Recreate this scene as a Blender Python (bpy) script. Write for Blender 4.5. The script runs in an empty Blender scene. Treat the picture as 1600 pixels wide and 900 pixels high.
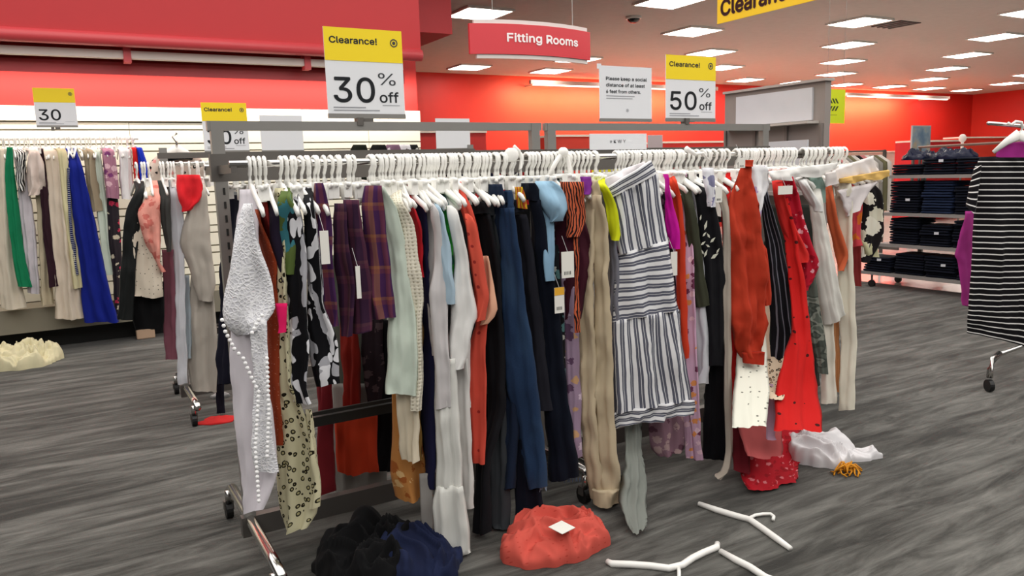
import bpy, math, random
import numpy as np
from mathutils import Vector, Matrix, noise
random.seed(7)
D = bpy.data
for c in (D.objects, D.meshes, D.materials, D.curves, D.lights, D.cameras):
    for o in list(c): c.remove(o)
COL = bpy.context.scene.collection
SC = bpy.context.scene

# ------------------------------------------------------------------ camera
FPX = 1200.0; PITCH = math.atan(181/1200.0); ROLL = 0.031; EYE = 1.45
_f = np.array([0, math.cos(PITCH), -math.sin(PITCH)]); _r = np.array([1.0, 0, 0]); _u = np.cross(_r, _f)
_c, _s = math.cos(ROLL), math.sin(ROLL)
CR, CU = _c*_r - _s*_u, _s*_r + _c*_u
cam = D.objects.new('camera', D.cameras.new('camera')); COL.objects.link(cam)
cam.data.sensor_width = 36; cam.data.lens = 36*FPX/1600; cam.data.clip_end = 200; cam.data.clip_start = .02
M = Matrix.Identity(4)
for i in range(3):
    M[i][0] = CR[i]; M[i][1] = CU[i]; M[i][2] = -_f[i]
M[2][3] = EYE
cam.matrix_world = M
SC.camera = cam

# ------------------------------------------------------------------ world, lights, exposure
w = D.worlds.new('store_ambient'); SC.world = w; w.use_nodes = True
w.node_tree.nodes['Background'].inputs[0].default_value = (1, .97, .95, 1)
w.node_tree.nodes['Background'].inputs[1].default_value = 0.14
SC.view_settings.view_transform = 'Standard'; SC.view_settings.look = 'None'
SC.view_settings.gamma = 1; SC.view_settings.use_curve_mapping = False
SC.view_settings.exposure = 0.38
PANEL_EMIT = 13.0
A60 = math.radians(60)
EX = np.array([math.sin(A60), math.cos(A60), 0]); GX = np.array([-EX[1], EX[0], 0]); ZX = np.array([0, 0, 1.0])
def W(t, p, z=0.0): return t*EX + p*GX + z*ZX
def area_lamp(name, t, p, z, sx, sy, power, col=(1, .97, .93), direction=None):
    l = D.lights.new(name, 'AREA'); l.shape = 'RECTANGLE'; l.size = sx; l.size_y = sy; l.energy = power; l.color = col
    o = D.objects.new(name, l); COL.objects.link(o); o.location = W(t, p, z)
    x = Vector(EX); d = Vector(direction if direction is not None else (0, 0, -1)).normalized()
    zz = -d; xx = (x - zz*x.dot(zz)).normalized(); yy = zz.cross(xx)
    m = Matrix((xx, yy, zz)).transposed().to_4x4(); m.translation = o.location; o.matrix_world = m
    return o
# lamps of the ceiling grid above and behind the photographer, as broad sources
area_lamp('ceiling_lamps_overhead', 3.0, 1.9, 3.9, 13, 10.5, 700)
area_lamp('wall_washer_left', .6, 7.95, 2.45, 6.4, .05, 44, (1, .93, .84), -ZX*1.0 + GX*.55)
for _n, _t0, _t1, _p in (('wall_washer_far', 10.6, 16.8, 250), ('wall_washer_far_right', 22.2, 27.6, 210)):
    area_lamp(_n, (_t0+_t1)/2, 17.05, 3.56, _t1-_t0, .10, _p, (1, .66, .26), -ZX + GX*.75)

# ------------------------------------------------------------------ measuring helpers
def ray(px, py): return _f + CR*(px-800)/FPX - CU*(py-450)/FPX
O0 = np.array([0, 0, EYE])
def onz(px, py, z): d = ray(px, py); return O0 + d*((z-EYE)/d[2])
def onp(px, py, P): d = ray(px, py); return O0 + d*(P/(d@GX))      # point on the upright plane perp = P
def ont(px, py, T): d = ray(px, py); return O0 + d*(T/(d@EX))      # point on the upright plane along = T
def tp(q): return float(q@EX), float(q@GX)

# ------------------------------------------------------------------ materials
MATS = {}
def lin(c):
    return tuple(((v/255)/12.92 if v/255 <= .04045 else ((v/255+.055)/1.055)**2.4) for v in c)
class NT:
    def __init__(s, name):
        s.m = D.materials.new(name); s.m.use_nodes = True; s.t = s.m.node_tree
        s.b = s.t.nodes['Principled BSDF']; s.uv = None
    def n(s, ty, **k):
        x = s.t.nodes.new(ty)
        for a, b in k.items(): setattr(x, a, b)
        return x
    def l(s, a, b): s.t.links.new(a, b)
    def coord(s, kind='UV'):
        if s.uv is None: s.uv = s.n('ShaderNodeTexCoord')
        return s.uv.outputs[kind]
    def mp(s, sc=(1, 1, 1), rot=(0, 0, 0), kind='UV', loc=(0, 0, 0)):
        m = s.n('ShaderNodeMapping'); s.l(s.coord(kind), m.inputs[0])
        m.inputs['Scale'].default_value = sc; m.inputs['Rotation'].default_value = rot; m.inputs['Location'].default_value = loc
        return m.outputs[0]
    def noise(s, v, scale, detail=3, rough=.5, dist=0):
        x = s.n('ShaderNodeTexNoise'); s.l(v, x.inputs['Vector'])
        x.inputs['Scale'].default_value = scale; x.inputs['Detail'].default_value = detail
        x.inputs['Roughness'].default_value = rough; x.inputs['Distortion'].default_value = dist
        return x.outputs[0]
    def vor(s, v, scale, feature='F1', rnd=1.0, out=0):
        x = s.n('ShaderNodeTexVoronoi', feature=feature); s.l(v, x.inputs['Vector'])
        x.inputs['Scale'].default_value = scale; x.inputs['Randomness'].default_value = rnd
        return x.outputs[out]
    def ramp(s, v, stops, interp='LINEAR'):
        x = s.n('ShaderNodeValToRGB'); s.l(v, x.inputs[0]); r = x.color_ramp; r.interpolation = interp
        while len(r.elements) < len(stops): r.elements.new(.5)
        for e, (p, c) in zip(r.elements, stops):
            e.position = p; e.color = (*c, 1) if len(c) == 3 else c
        return x.outputs[0]
    def mix(s, f, a, b, blend='MIX'):
        x = s.n('ShaderNodeMix', data_type='RGBA', blend_type=blend)
        for i, v in ((0, f), (6, a), (7, b)):
            if isinstance(v, (int, float)): x.inputs[i].default_value = v
            elif isinstance(v, tuple): x.inputs[i].default_value = (*v, 1)
            else: s.l(v, x.inputs[i])
        return x.outputs[2]
    def math(s, op, a, b=None):
        x = s.n('ShaderNodeMath', operation=op)
        for i, v in ((0, a), (1, b)):
            if v is None: continue
            if isinstance(v, (int, float)): x.inputs[i].default_value = v
            else: s.l(v, x.inputs[i])
        return x.outputs[0]
    def sep(s, v, i):
        x = s.n('ShaderNodeSeparateXYZ'); s.l(v, x.inputs[0]); return x.outputs[i]
    def bump(s, h, st=.3, d=.002):
        x = s.n('ShaderNodeBump'); s.l(h, x.inputs['Height']); x.inputs['Strength'].default_value = st; x.inputs['Distance'].default_value = d
        s.l(x.outputs[0], s.b.inputs['Normal'])
    def col(s, c):
        if isinstance(c, tuple): s.b.inputs['Base Color'].default_value = (*c, 1)
        else: s.l(c, s.b.inputs['Base Color'])
    def set(s, **k):
        for a, v in k.items(): s.b.inputs[a.replace('_', ' ')].default_value = v
def plain(rgb, rough=.6, metal=0.0, name=None, emit=0, spec=.5, var=.06):
    key = ('p', rgb, rough, metal, emit, var)
    if key in MATS: return MATS[key]
    n = NT(name or 'plain_surface'); c = lin(rgb)
    if var and not emit:
        v = n.noise(n.mp(kind='Object'), 6, 2)
        n.col(n.mix(v, tuple(x*(1-var) for x in c), tuple(min(1, x*(1+var)) for x in c)))
    else: n.col(c)
    n.set(Roughness=rough, Metallic=metal)
    n.b.inputs['Specular IOR Level'].default_value = spec
    if emit:
        n.b.inputs['Emission Color'].default_value = (*c, 1); n.b.inputs['Emission Strength'].default_value = emit
    MATS[key] = n.m; return n.m
def cloth(kind, *cols, s=1.0, sheen=.02, rough=.85):
    """fabric with a procedural print; UV is in metres on the cloth"""
    key = (kind, cols, s, rough)
    if key in MATS: return MATS[key]
    n = NT(kind + '_fabric'); C = [lin(c) for c in cols]; uv = n.mp()
    k = kind
    wv = n.noise(n.mp((1, 1, 1)), 500, 1); base = None
    if k == 'plain':
        f = n.noise(n.mp((1, .35, 1)), 14*s, 3); base = n.mix(f, tuple(x*.86 for x in C[0]), tuple(min(1, x*1.1) for x in C[0]))
    elif k in ('stripe_v', 'stripe_h'):   # cols: bg, stripe ; s = stripe pairs per metre
        u = n.sep(uv, 0 if k == 'stripe_v' else 1)
        f = n.math('FRACT', n.math('MULTIPLY', u, s))
        stops = [(0, C[0]), (.30, C[1]), (.54, C[0]), (.60, C[1]), (.86, C[0]), (.86, C[0])] if len(C) == 2 else [(0, C[0]), (1-.06*len(C), C[1]), (1, C[1])]
        base = n.ramp(f, stops[:5], 'CONSTANT')
    elif k in ('thin_h', 'thin_v'):
        u = n.sep(uv, 0 if k == 'thin_v' else 1)
        f = n.math('FRACT', n.math('MULTIPLY', u, s)); base = n.ramp(f, [(0, C[0]), (.80, C[1])], 'CONSTANT')
    elif k == 'tiger':
        x = n.n('ShaderNodeTexWave', wave_type='BANDS', bands_direction='X'); n.l(n.mp((1, .5, 1)), x.inputs[0])
        x.inputs['Scale'].default_value = 22*s; x.inputs['Distortion'].default_value = 7; x.inputs['Detail Scale'].default_value = 1.2
        base = n.ramp(x.outputs[1], [(0, C[0]), (.55, C[1])], 'CONSTANT')
    elif k == 'plaid':
        a = n.math('FRACT', n.math('MULTIPLY', n.sep(uv, 0), 11*s)); b = n.math('FRACT', n.math('MULTIPLY', n.sep(uv, 1), 9*s))
        ra = n.ramp(a, [(0, C[0]), (.3, C[1]), (.42, C[2]), (.62, C[0]), (.8, C[1])], 'CONSTANT')
        rb = n.ramp(b, [(0, C[0]), (.35, C[2]), (.45, C[1]), (.6, C[0])], 'CONSTANT')
        base = n.mix(.45, ra, rb)
    elif k == 'leopard':
        vv = n.mp((1, .8, 1)); nn = n.n('ShaderNodeVectorMath', operation='ADD')
        nz = n.n('ShaderNodeTexNoise'); n.l(vv, nz.inputs[0]); nz.inputs['Scale'].default_value = 30*s
        sc = n.n('ShaderNodeVectorMath', operation='SCALE'); n.l(nz.outputs[1], sc.inputs[0]); sc.inputs[3].default_value = .007/s
        n.l(vv, nn.inputs[0]); n.l(sc.outputs[0], nn.inputs[1])
        d = n.vor(nn.outputs[0], 38*s, rnd=.75)
        ring = n.ramp(d, [(0, C[2] if len(C) > 2 else C[0]), (.2, C[1]), (.36, C[0])], 'CONSTANT')
        gate = n.ramp(n.noise(vv, 75*s, 1), [(0, (1, 1, 1)), (.70, (0, 0, 0))], 'CONSTANT')
        base = n.mix(gate, C[0], ring)
    elif k == 'dots':
        d = n.vor(uv, 22*s, rnd=.25); base = n.ramp(d, [(0, C[1]), (.13, C[0])], 'CONSTANT')
    elif k == 'floral':      # bg, colours...
        v2 = n.mp(); d = n.vor(v2, 16*s); cc = n.vor(v2, 16*s, out=1); h = n.sep(cc, 0)
        nz = n.noise(v2, 60*s, 2)
        pet = n.ramp(h, [(i/max(1, len(C)-1), C[i+1]) for i in range(len(C)-1)], 'CONSTANT')
        m = n.ramp(n.math('ADD', d, n.math('MULTIPLY', nz, .5)), [(0, (1, 1, 1)), (.62, (0, 0, 0))], 'CONSTANT')
        base = n.mix(m, C[0], pet)
    elif k == 'palm':        # long leaves
        nz = n.n('ShaderNodeTexNoise'); n.l(uv, nz.inputs[0]); nz.inputs['Scale'].default_value = 9
        sc = n.n('ShaderNodeVectorMath', operation='SCALE'); n.l(nz.outputs[1], sc.inputs[0]); sc.inputs[3].default_value = .09
        ad = n.n('ShaderNodeVectorMath', operation='ADD'); n.l(n.mp((1, .30, 1), (0, 0, .35)), ad.inputs[0]); n.l(sc.outputs[0], ad.inputs[1])
        d = n.vor(ad.outputs[0], 34*s); cell = n.sep(n.vor(ad.outputs[0], 34*s, out=1), 0)
        tone = n.ramp(cell, [(0, C[0]), (.26, C[1]), (.72, C[2])], 'CONSTANT')
        m = n.ramp(d, [(0, (0, 0, 0)), (.05, (1, 1, 1)), (.58, (0, 0, 0))], 'CONSTANT')
        base = n.mix(m, C[0], tone)
    elif k == 'camo':
        f = n.noise(n.mp((1, 1.6, 1)), 13*s, 1); base = n.ramp(f, [(0, C[0]), (.45, C[1]), (.53, C[2]), (.62, C[0])], 'CONSTANT')
    elif k == 'lace':
        d = n.vor(uv, 110*s, 'DISTANCE_TO_EDGE'); big = n.noise(uv, 35*s, 3)
        f = n.math('MULTIPLY', n.ramp(d, [(0, (1, 1, 1)), (.25, (0, 0, 0))]), big)
        base = n.mix(n.ramp(f, [(0, (0, 0, 0)), (.5, (1, 1, 1))]), C[1], C[0])
        n.bump(f, .8, .004)
    elif k == 'denim':
        f = n.noise(n.mp((1, 3, 1)), 130, 2); g = n.noise(n.mp((2.2, .6, 1)), 4*s, 2)
        a = n.mix(f, C[0], C[1]); base = n.mix(n.ramp(g, [(.5, (0, 0, 0)), (.8, (.6, .6, .6))]), a, C[2] if len(C) > 2 else C[1])
    elif k == 'sparkle':
        d = n.vor(uv, 120*s); base = n.ramp(d, [(0, C[1]), (.22, C[0])])
    elif k == 'eyelet':
        d = n.vor(uv, 75*s, rnd=.2); base = n.ramp(d, [(0, C[1]), (.2, C[1]), (.3, C[0])]); n.bump(d, .7, .003)
    else: raise ValueError(k)
    n.col(base); n.set(Roughness=rough); n.b.inputs['Specular IOR Level'].default_value = .15
    n.b.inputs['Sheen Weight'].default_value = sheen
    if k not in ('lace', 'eyelet'): n.bump(wv, .25, .0008)
    MATS[key] = n.m; return n.m
def P_(r, g, b, **k): return cloth('plain', (r, g, b), **k)

# ------------------------------------------------------------------ mesh helpers
def loc_of(o):
    v = np.zeros(3)
    while o is not None: v = v + np.array(o.location); o = o.parent
    return v
def tag(o, label=None, cat=None, group=None, kind=None):
    if label: o['label'] = label
    if cat: o['category'] = cat
    if group: o['group'] = group
    if kind: o['kind'] = kind
    return o
def empty(name, loc, label=None, cat=None, group=None):
    o = D.objects.new(name, None); o.empty_display_size = .1; COL.objects.link(o); o.location = tuple(float(x) for x in loc)
    return tag(o, label, cat, group)
class MB:
    def __init__(s): s.v = []; s.f = []; s.uv = None; s.smooth = False
    def box(s, t0, t1, p0, p1, z0, z1):
        i = len(s.v)
        for z in (z0, z1):
            for t, p in ((t0, p0), (t1, p0), (t1, p1), (t0, p1)): s.v.append(W(t, p, z))
        for q in ((3, 2, 1, 0), (4, 5, 6, 7), (0, 1, 5, 4), (1, 2, 6, 5), (2, 3, 7, 6), (3, 0, 4, 7)): s.f.append([i+a for a in q])
        return s
    def xbox(s, c, dx, dy, dz):   # centre and three half-axis vectors
        i = len(s.v); c, dx, dy, dz = map(np.array, (c, dx, dy, dz))
        for k in (-1, 1):
            for a, b in ((-1, -1), (1, -1), (1, 1), (-1, 1)): s.v.append(c+a*dx+b*dy+k*dz)
        for q in ((3, 2, 1, 0), (4, 5, 6, 7), (0, 1, 5, 4), (1, 2, 6, 5), (2, 3, 7, 6), (3, 0, 4, 7)): s.f.append([i+a for a in q])
        return s
    def tube(s, pts, r, n=8, flat=1.0, up=None):
        pts = [np.array(p, float) for p in pts]; i0 = len(s.v); m = len(pts)
        rr = r if isinstance(r, (list, tuple)) else [r]*m
        for k, p in enumerate(pts):
            d = pts[min(k+1, m-1)]-pts[max(k-1, 0)]; d = d/(np.linalg.norm(d)+1e-9)
            a = np.array(up if up is not None else ((0, 0, 1) if abs(d[2]) < .9 else (1, 0, 0)), float)
            x = np.cross(d, a); x /= np.linalg.norm(x)+1e-9; y = np.cross(x, d)
            for j in range(n):
                th = 2*math.pi*j/n; s.v.append(p + rr[k]*(math.cos(th)*x*flat + math.sin(th)*y))
        for k in range(m-1):
            for j in range(n):
                a = i0+k*n+j; b = i0+k*n+(j+1) % n; s.f.append([a, b, b+n, a+n])
        s.f.append([i0+j for j in range(n)][::-1]); s.f.append([i0+(m-1)*n+j for j in range(n)])
        return s
    def ball(s, c, r, n=6, sq=(1, 1, 1)):
        i = len(s.v); c = np.array(c)
        for a in range(1, n):
            th = math.pi*a/n
            for b in range(n*2-2):
                ph = 2*math.pi*b/(n*2-2); s.v.append(c + r*np.array([math.sin(th)*math.cos(ph)*sq[0], math.sin(th)*math.sin(ph)*sq[1], math.cos(th)*sq[2]]))
        k = n*2-2
        for a in range(n-2):
            for b in range(k): s.f.append([i+a*k+b, i+(a+1)*k+b, i+(a+1)*k+(b+1) % k, i+a*k+(b+1) % k])
        s.f.append([i+b for b in range(k)]); s.f.append([i+(n-2)*k+b for b in range(k)][::-1])
        return s
    def build(s, name, mat, parent=None, smooth=None, bevel=0):
        off = loc_of(parent) if parent is not None else np.zeros(3)
        me = D.meshes.new(name); me.from_pydata([tuple(float(x) for x in (np.array(v)-off)) for v in s.v], [], s.f)
        if s.uv is not None:
            l = me.uv_layers.new(name='UVMap')
            for lp in me.loops: l.data[lp.index].uv = s.uv[lp.vertex_index]
        me.materials.append(mat)
        if (s.smooth if smooth is None else smooth):
            me.polygons.foreach_set('use_smooth', [True]*len(me.polygons))
        me.update()
        o = D.objects.new(name, me); COL.objects.link(o)
        if parent is not None: o.parent = parent
        if bevel:
            b = o.modifiers.new('bevel', 'BEVEL'); b.width = bevel; b.segments = 2; b.limit_method = 'ANGLE'
        return o
def copy_tree(o, parent=None):
    c = o.copy(); COL.objects.link(c); c.parent = parent
    for ch in o.children: copy_tree(ch, c)
    return c
FONT = None
try:
    import os
    FONT = D.fonts.load(os.path.join(bpy.utils.system_resource('DATAFILES'), 'fonts', 'Inter.woff2'))
except Exception: FONT = None
def text(body, size, mapf, mat, parent, name='lettering', bold=0.0, align='LEFT', sx=1.0, spacing=1.0, fit=None):
    cu = D.curves.new('t', 'FONT'); cu.body = body; cu.size = size; cu.align_x = align; cu.space_character = spacing
    cu.resolution_u = 3
    if FONT: cu.font = FONT
    ob = D.objects.new('t', cu); COL.objects.link(ob)
    dg = bpy.context.evaluated_depsgraph_get(); me = D.meshes.new_from_object(ob.evaluated_get(dg))
    D.objects.remove(ob); D.curves.remove(cu)
    off = loc_of(parent)
    if fit:
        xs = [v.co.x for v in me.vertices]; x0 = min(xs); sx = fit/(max(xs)-x0)
        for v in me.vertices: v.co.x -= x0
    for v in me.vertices:
        q = mapf(v.co.x*sx, v.co.y) - off; v.co = tuple(float(a) for a in q)
    if bold:      # heavier strokes: the outline repeated with tiny shifts
        import bmesh
        bm = bmesh.new(); bm.from_mesh(me); base = [v for v in bm.verts]; n0 = len(base)
        vs = [v.co.copy() for v in base]; fs = [[v.index for v in f.verts] for f in bm.faces]
        ux = Vector([float(a) for a in (mapf(1, 0)-mapf(0, 0))]).normalized(); uy = Vector([float(a) for a in (mapf(0, 1)-mapf(0, 0))]).normalized()
        for dx, dy in ((1, 0), (-1, 0), (0, 1), (0, -1)):
            nv = [bm.verts.new(c+ux*dx*bold+uy*dy*bold) for c in vs]
            for f in fs: bm.faces.new([nv[i] for i in f])
        bm.to_mesh(me); bm.free()
    me.materials.clear(); me.materials.append(mat); me.name = name; me.update()
    o = D.objects.new(name, me); COL.objects.link(o); o.parent = parent
    return o

# ------------------------------------------------------------------ cloth shells
def smooth_rows(rows, n):
    R = np.array(rows, float); m = len(R)
    d = [0]
    for i in range(1, m): d.append(d[-1]+np.linalg.norm(R[i].mean(0)-R[i-1].mean(0))+1e-5)
    d = np.array(d)/d[-1]; out = []
    for q in np.linspace(0, 1, n):
        i = min(m-2, int(np.searchsorted(d, q, 'right')-1)); i = max(i, 0)
        u = (q-d[i])/(d[i+1]-d[i])
        p0, p1, p2, p3 = R[max(i-1, 0)], R[i], R[i+1], R[min(i+2, m-1)]
        lin_ = p1+(p2-p1)*u
        cat = .5*((2*p1)+(-p0+p2)*u+(2*p0-5*p1+4*p2-p3)*u*u+(-p0+3*p1-3*p2+p3)*u**3)
        out.append(.45*lin_+.55*cat)
    return out
_seed = [0]
def shell(name, rows, mat, parent, th=.010, amp=.007, k=55., nc=14, nr=None, crum=.006, fan=False, hem=.006, top=.35, zmin=.012, rot=0.0, thick_bottom=1.3):
    """closed two-layer sheet of cloth between left and right edges (world points), with folds growing downwards"""
    _seed[0] += 1; sd = _seed[0]*3.7; ph = random.uniform(0, 6.28)
    H = sum(np.linalg.norm(np.mean(rows[i], 0)-np.mean(rows[i+1], 0)) for i in range(len(rows)-1))
    nr = nr or max(8, min(44, int(H/.024)))
    RR = smooth_rows(rows, nr); mb = MB(); mb.uv = []; vacc = 0
    wref = max(np.linalg.norm(r[1]-r[0]) for r in RR); prev = None
    ring = 2*nc
    for j, (L, Rr) in enumerate(RR):
        q = j/(nr-1); c = (L+Rr)/2
        if prev is not None: vacc += np.linalg.norm(c-prev)
        prev = c; d = Rr-L; wd = np.linalg.norm(d); dh = np.array([d[0], d[1], 0]); dh /= np.linalg.norm(dh)+1e-9
        nrm = np.array([dh[1], -dh[0], 0])       # towards the viewer side
        g = top+(1-top)*min(1, q*1.6); tt = th*(top+(thick_bottom-top)*min(1, q*2.2)) if top < 1 else th
        for i in range(ring):
            if i <= nc: s = -1+2*i/nc; side = 1
            else: s = 1-2*(i-nc)/nc; side = -1
            base = c + d*s/2; w_ = s*wd/2
            prof = max(0., 1-abs(s)**3)**.5
            a1 = k*w_+ph+1.4*math.sin(2.5*q+ph); fold = amp*1.25*g*((1-2*abs(math.sin(a1*.5))**.8)*1.1+.55*math.sin(2.3*k*w_+2*ph+2*q)+.25*math.sin(4.7*k*w_+ph))
            fold *= (1-.25*abs(s))
            nz = noise.noise(Vector((w_*14+sd, vacc*5, sd)))*crum*2.2 + (abs(noise.noise(Vector((w_*22+sd, vacc*13+w_*9, sd+9))))-.2)*crum*2.0
            pt = base + nrm*(side*tt*prof + fold + nz) + dh*(noise.noise(Vector((sd, vacc*9, s)))*.006*(.4+q))
            if j == nr-1: pt = pt + ZX*hem*math.sin(k*.6*w_+ph)
            elif j == nr-2: pt = pt + ZX*hem*.5*math.sin(k*.6*w_+ph)
            if pt[2] < zmin: pt[2] = zmin + .15*random.random()*.02
            mb.v.append(pt)
            uu = (s*wref/2 if fan else w_) + (0 if side > 0 else .37); vv = vacc
            if rot: uu, vv = uu*math.cos(rot)-vv*math.sin(rot), uu*math.sin(rot)+vv*math.cos(rot)
            mb.uv.append((uu+sd*.113, vv+sd*.071) if not fan else (uu, vv))
    for j in range(nr-1):
        for i in range(ring):
            a = j*ring+i; b = j*ring+(i+1) % ring; mb.f.append([a, a+ring, b+ring, b])
    mb.f.append(list(range(ring)))               # closed at the top, open at the hem
    return mb.build(name, mat, parent, smooth=True)

# ================================================================== STRUCTURE
HC = 3.95
def struct(name, mb, mat, parent=None, **k):
    o = mb.build(name, mat, parent, **k)
    if parent is None: o['kind'] = 'structure'
    return o
# carpet
n = NT('streaked_grey_carpet')
mp = n.mp((1, 1, 1), (0, 0, -math.radians(30)), 'Object')
sx = n.n('ShaderNodeMapping'); n.l(mp, sx.inputs[0]); sx.inputs['Scale'].default_value = (.8, 5.2, 1)
a = n.noise(sx.outputs[0], 2.1, 6, .68, .5)
sx2 = n.n('ShaderNodeMapping'); n.l(mp, sx2.inputs[0]); sx2.inputs['Scale'].default_value = (.35, 1.6, 1)
b = n.noise(sx2.outputs[0], 1.3, 3, .5)
f = n.math('ADD', n.math('MULTIPLY', a, .7), n.math('MULTIPLY', b, .3))
cc = n.ramp(f, [(.40, lin((46, 45, 42))), (.475, lin((68, 67, 63))), (.55, lin((90, 89, 85))), (.65, lin((114, 113, 108)))])
fine = n.noise(mp, 260, 2); cc = n.mix(.12, cc, fine, 'OVERLAY')
n.col(cc); n.set(Roughness=.95); n.b.inputs['Specular IOR Level'].default_value = .1; n.b.inputs['Sheen Weight'].default_value = .22; n.b.inputs['Sheen Roughness'].default_value = .45; n.bump(fine, .5, .004)
struct('floor', MB().box(-12, 8.35, -6, 17.9, -.06, 0), n.m)
n = NT('white_floor_tile'); v = n.noise(n.mp(kind='Object'), 3, 2); n.col(n.mix(v, lin((214, 210, 204)), lin((232, 228, 222)))); n.set(Roughness=.12)
tile_m = n.m
fl = struct('floor', MB().box(8.35, 32, -6, 17.9, -.06, -.006), tile_m)
ti = 0
for i in range(10):
    for j in range(14):
        MB().box(8.36+i*.61, 8.36+i*.61+.6, .2+j*.61, .2+j*.61+.6, -.006, 0).build('tile', tile_m, fl)
# ceiling
n = NT('matte_ceiling_tile'); v = n.noise(n.mp(kind='Object'), 9, 3); n.col(n.mix(v, lin((172, 166, 160)), lin((184, 178, 172)))); n.set(Roughness=.95)
struct('ceiling', MB().box(-12, 32, -6, 18.2, HC, HC+.1), n.m)
RED = plain((200, 36, 28), .55, name='red_wall_paint', var=.03)
RED_UP = plain((188, 32, 38), .5, name='red_bulkhead_paint', var=.03)
REDP = plain((205, 70, 76), .4, name='pinkish_red_trim', var=.03)
struct('wall_back', MB().box(-12, 32, 17.9, 18.1, 0, HC), RED)
struct('wall_right', MB().box(31.9, 32.0, -6, 18.1, 0, HC), RED)
# track of the far wall washers
TRK = plain((170, 150, 140), .5)
def far_track(xl, xr, yl, yr, i):
    A = onp(xl, yl, 17.0); B = onp(xr, yr, 17.0); ta, tb = tp(A)[0], tp(B)[0]; z = (A[2]+B[2])/2
    e = empty('light_track', W((ta+tb)/2, 17, z), ['long white light track under the ceiling, left of the green sign', 'long white light track under the ceiling, right of the green sign'][i], 'light track')
    MB().box(ta, tb, 16.95, 17.05, z-.05, z+.05).build('track_housing', TRK, e)
    MB().box(ta+.1, tb-.1, 16.96, 17.04, z-.075, z-.05).build('tube_lamp', plain((255, 235, 215), emit=3.0), e)
    for tt in (ta+.4, (ta+tb)/2, tb-.4): MB().box(tt-.02, tt+.02, 17.05, 17.9, z-.02, z+.02).build('bracket', TRK, e)
far_track(828, 1120, 128, 139, 0); far_track(1322, 1482, 145, 155, 1)

# left wall: red paint, slatwall, gondola base
PW = 8.3
TL0, TL1 = -6.0, 3.62
wl = struct('wall_left', MB().box(TL0, TL1, PW, PW+.15, 0, HC), RED)
CREAM = plain((236, 232, 214), .6, name='cream_slatwall', var=.02)
zt = 2.17
MB().box(TL0, TL1, PW-.06, PW, zt-.13, zt).build('slat_cap', CREAM, wl)
z = zt-.145
k = 0
MB().box(TL0, TL1, PW-.012, PW, .3, zt-.02).build('backing_board', plain((150, 146, 130), .8), wl)
while z > .35:
    hh = .058 if k % 2 == 0 else .118
    for ta, tb in ((TL0, -1.9), (-1.895, .62), (.625, 3.0), (3.005, TL1)):
        MB().box(ta, tb, PW-.035, PW-.012, z-hh, z).build('slat', CREAM, wl)
    z -= hh+.014; k += 1
# bulkhead over the left wall
PB = 7.55
struct('wall_bulkhead', MB().box(TL0, 3.36, PB, PW+.15, 2.72, HC), RED_UP)
struct('trim_1', MB().tube([W(TL0, PB+.0, 2.67), W(3.36, PB+.0, 2.67)], .058, 14), REDP, smooth=True)
struct('trim_2', MB().box(TL0, 3.30, PW-.42, PW, 2.50, 2.53).box(TL0, 3.30, PW-.42, PW-.40, 2.42, 2.53), REDP)
struct('wall_soffit', MB().box(3.36, 4.1, 8.3, 12, 3.05, HC), RED_UP)
fx = empty('strip_light', W(1, 7.9, 2.6), 'long grey strip light housing under the red bulkhead', 'strip light')
MB().box(TL0, 3.2, 7.66, 7.74, 2.535, 2.60).build('housing', plain((232, 222, 214), .4), fx)
for tt in (-.9, .62, 2.2): MB().box(tt-.03, tt+.03, 7.64, 7.76, 2.50, 2.72).build('bracket', REDP, fx)
gb = empty('shelf_base', W(1, 7.95, 0), 'long grey base deck under the clothes on the left wall', 'shelf base')
GB = plain((132, 126, 110), .6)
for ta, tb in ((-5, -1.9), (-1.895, .62), (.625, 3.1)):
    MB().box(ta, tb, 7.85, 8.25, .19, .40).build('deck_panel', GB, gb)
MB().box(-5, 3.1, 8.1, 8.24, .0, .19).build('under_deck_shade', plain((18, 18, 18)), gb)  # black block standing in for the shadow beneath the deck

# ceiling lights
LW = plain((255, 250, 240), emit=PANEL_EMIT, name='light_diffuser')
FR = plain((225, 222, 218), .5)
def ceiling_light():
    e = empty('ceiling_light', (0, 0, 0), 'flat white ceiling light panel glowing in the store ceiling', 'ceiling light', 'ceiling light panels')
    m = MB(); m.box(-.38, .38, -.38, .38, -.03, -.012); m.build('diffuser', LW, e)
    m = MB()
    for q in ((-.41, .41, -.41, -.38), (-.41, .41, .38, .41), (-.41, -.38, -.38, .38), (.38, .41, -.38, .38)): m.box(*q, -.035, 0)
    m.build('frame', FR, e); return e
proto = None; LROW = {}
ORD0 = ['first', 'second', 'third', 'fourth', 'fifth', 'sixth', 'seventh', 'eighth', 'ninth', 'tenth', 'eleventh', 'twelfth', 'thirteenth', 'fourteenth', 'fifteenth']
K = 2.5/2.25
def visible(q, m=60):
    v = q-O0; y = v@_f
    if y < .5: return False
    px = 800+FPX*(v@CR)/y; py = 450-FPX*(v@CU)/y
    return -m < px < 1600+m and -m < py < 900+m
for r in range(-4, 5):
    p = (8.32+1.66*r)*K
    for c in range(-8, 16):
        t = ((7.43 if r % 2 == 0 else 9.4)+4.03*c)*K
        if r == 4: continue
        q = W(t, p, HC)
        if p > 17.5 or t > 31.5 or not visible(q) or (p > 7 and t < 4.3): continue
        if proto is None: proto = o = ceiling_light()
        else: o = copy_tree(proto)
        o.location = tuple(q); LROW.setdefault(r, []).append(o)
for c in range(14):                                   # the denser row along the far wall
    t = (7.78+2.06*c)*K; q = W(t, 15.0*K, HC)
    if t < 31 and visible(q): o = copy_tree(proto); o.location = tuple(q); LROW.setdefault(9, []).append(o)
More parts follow.
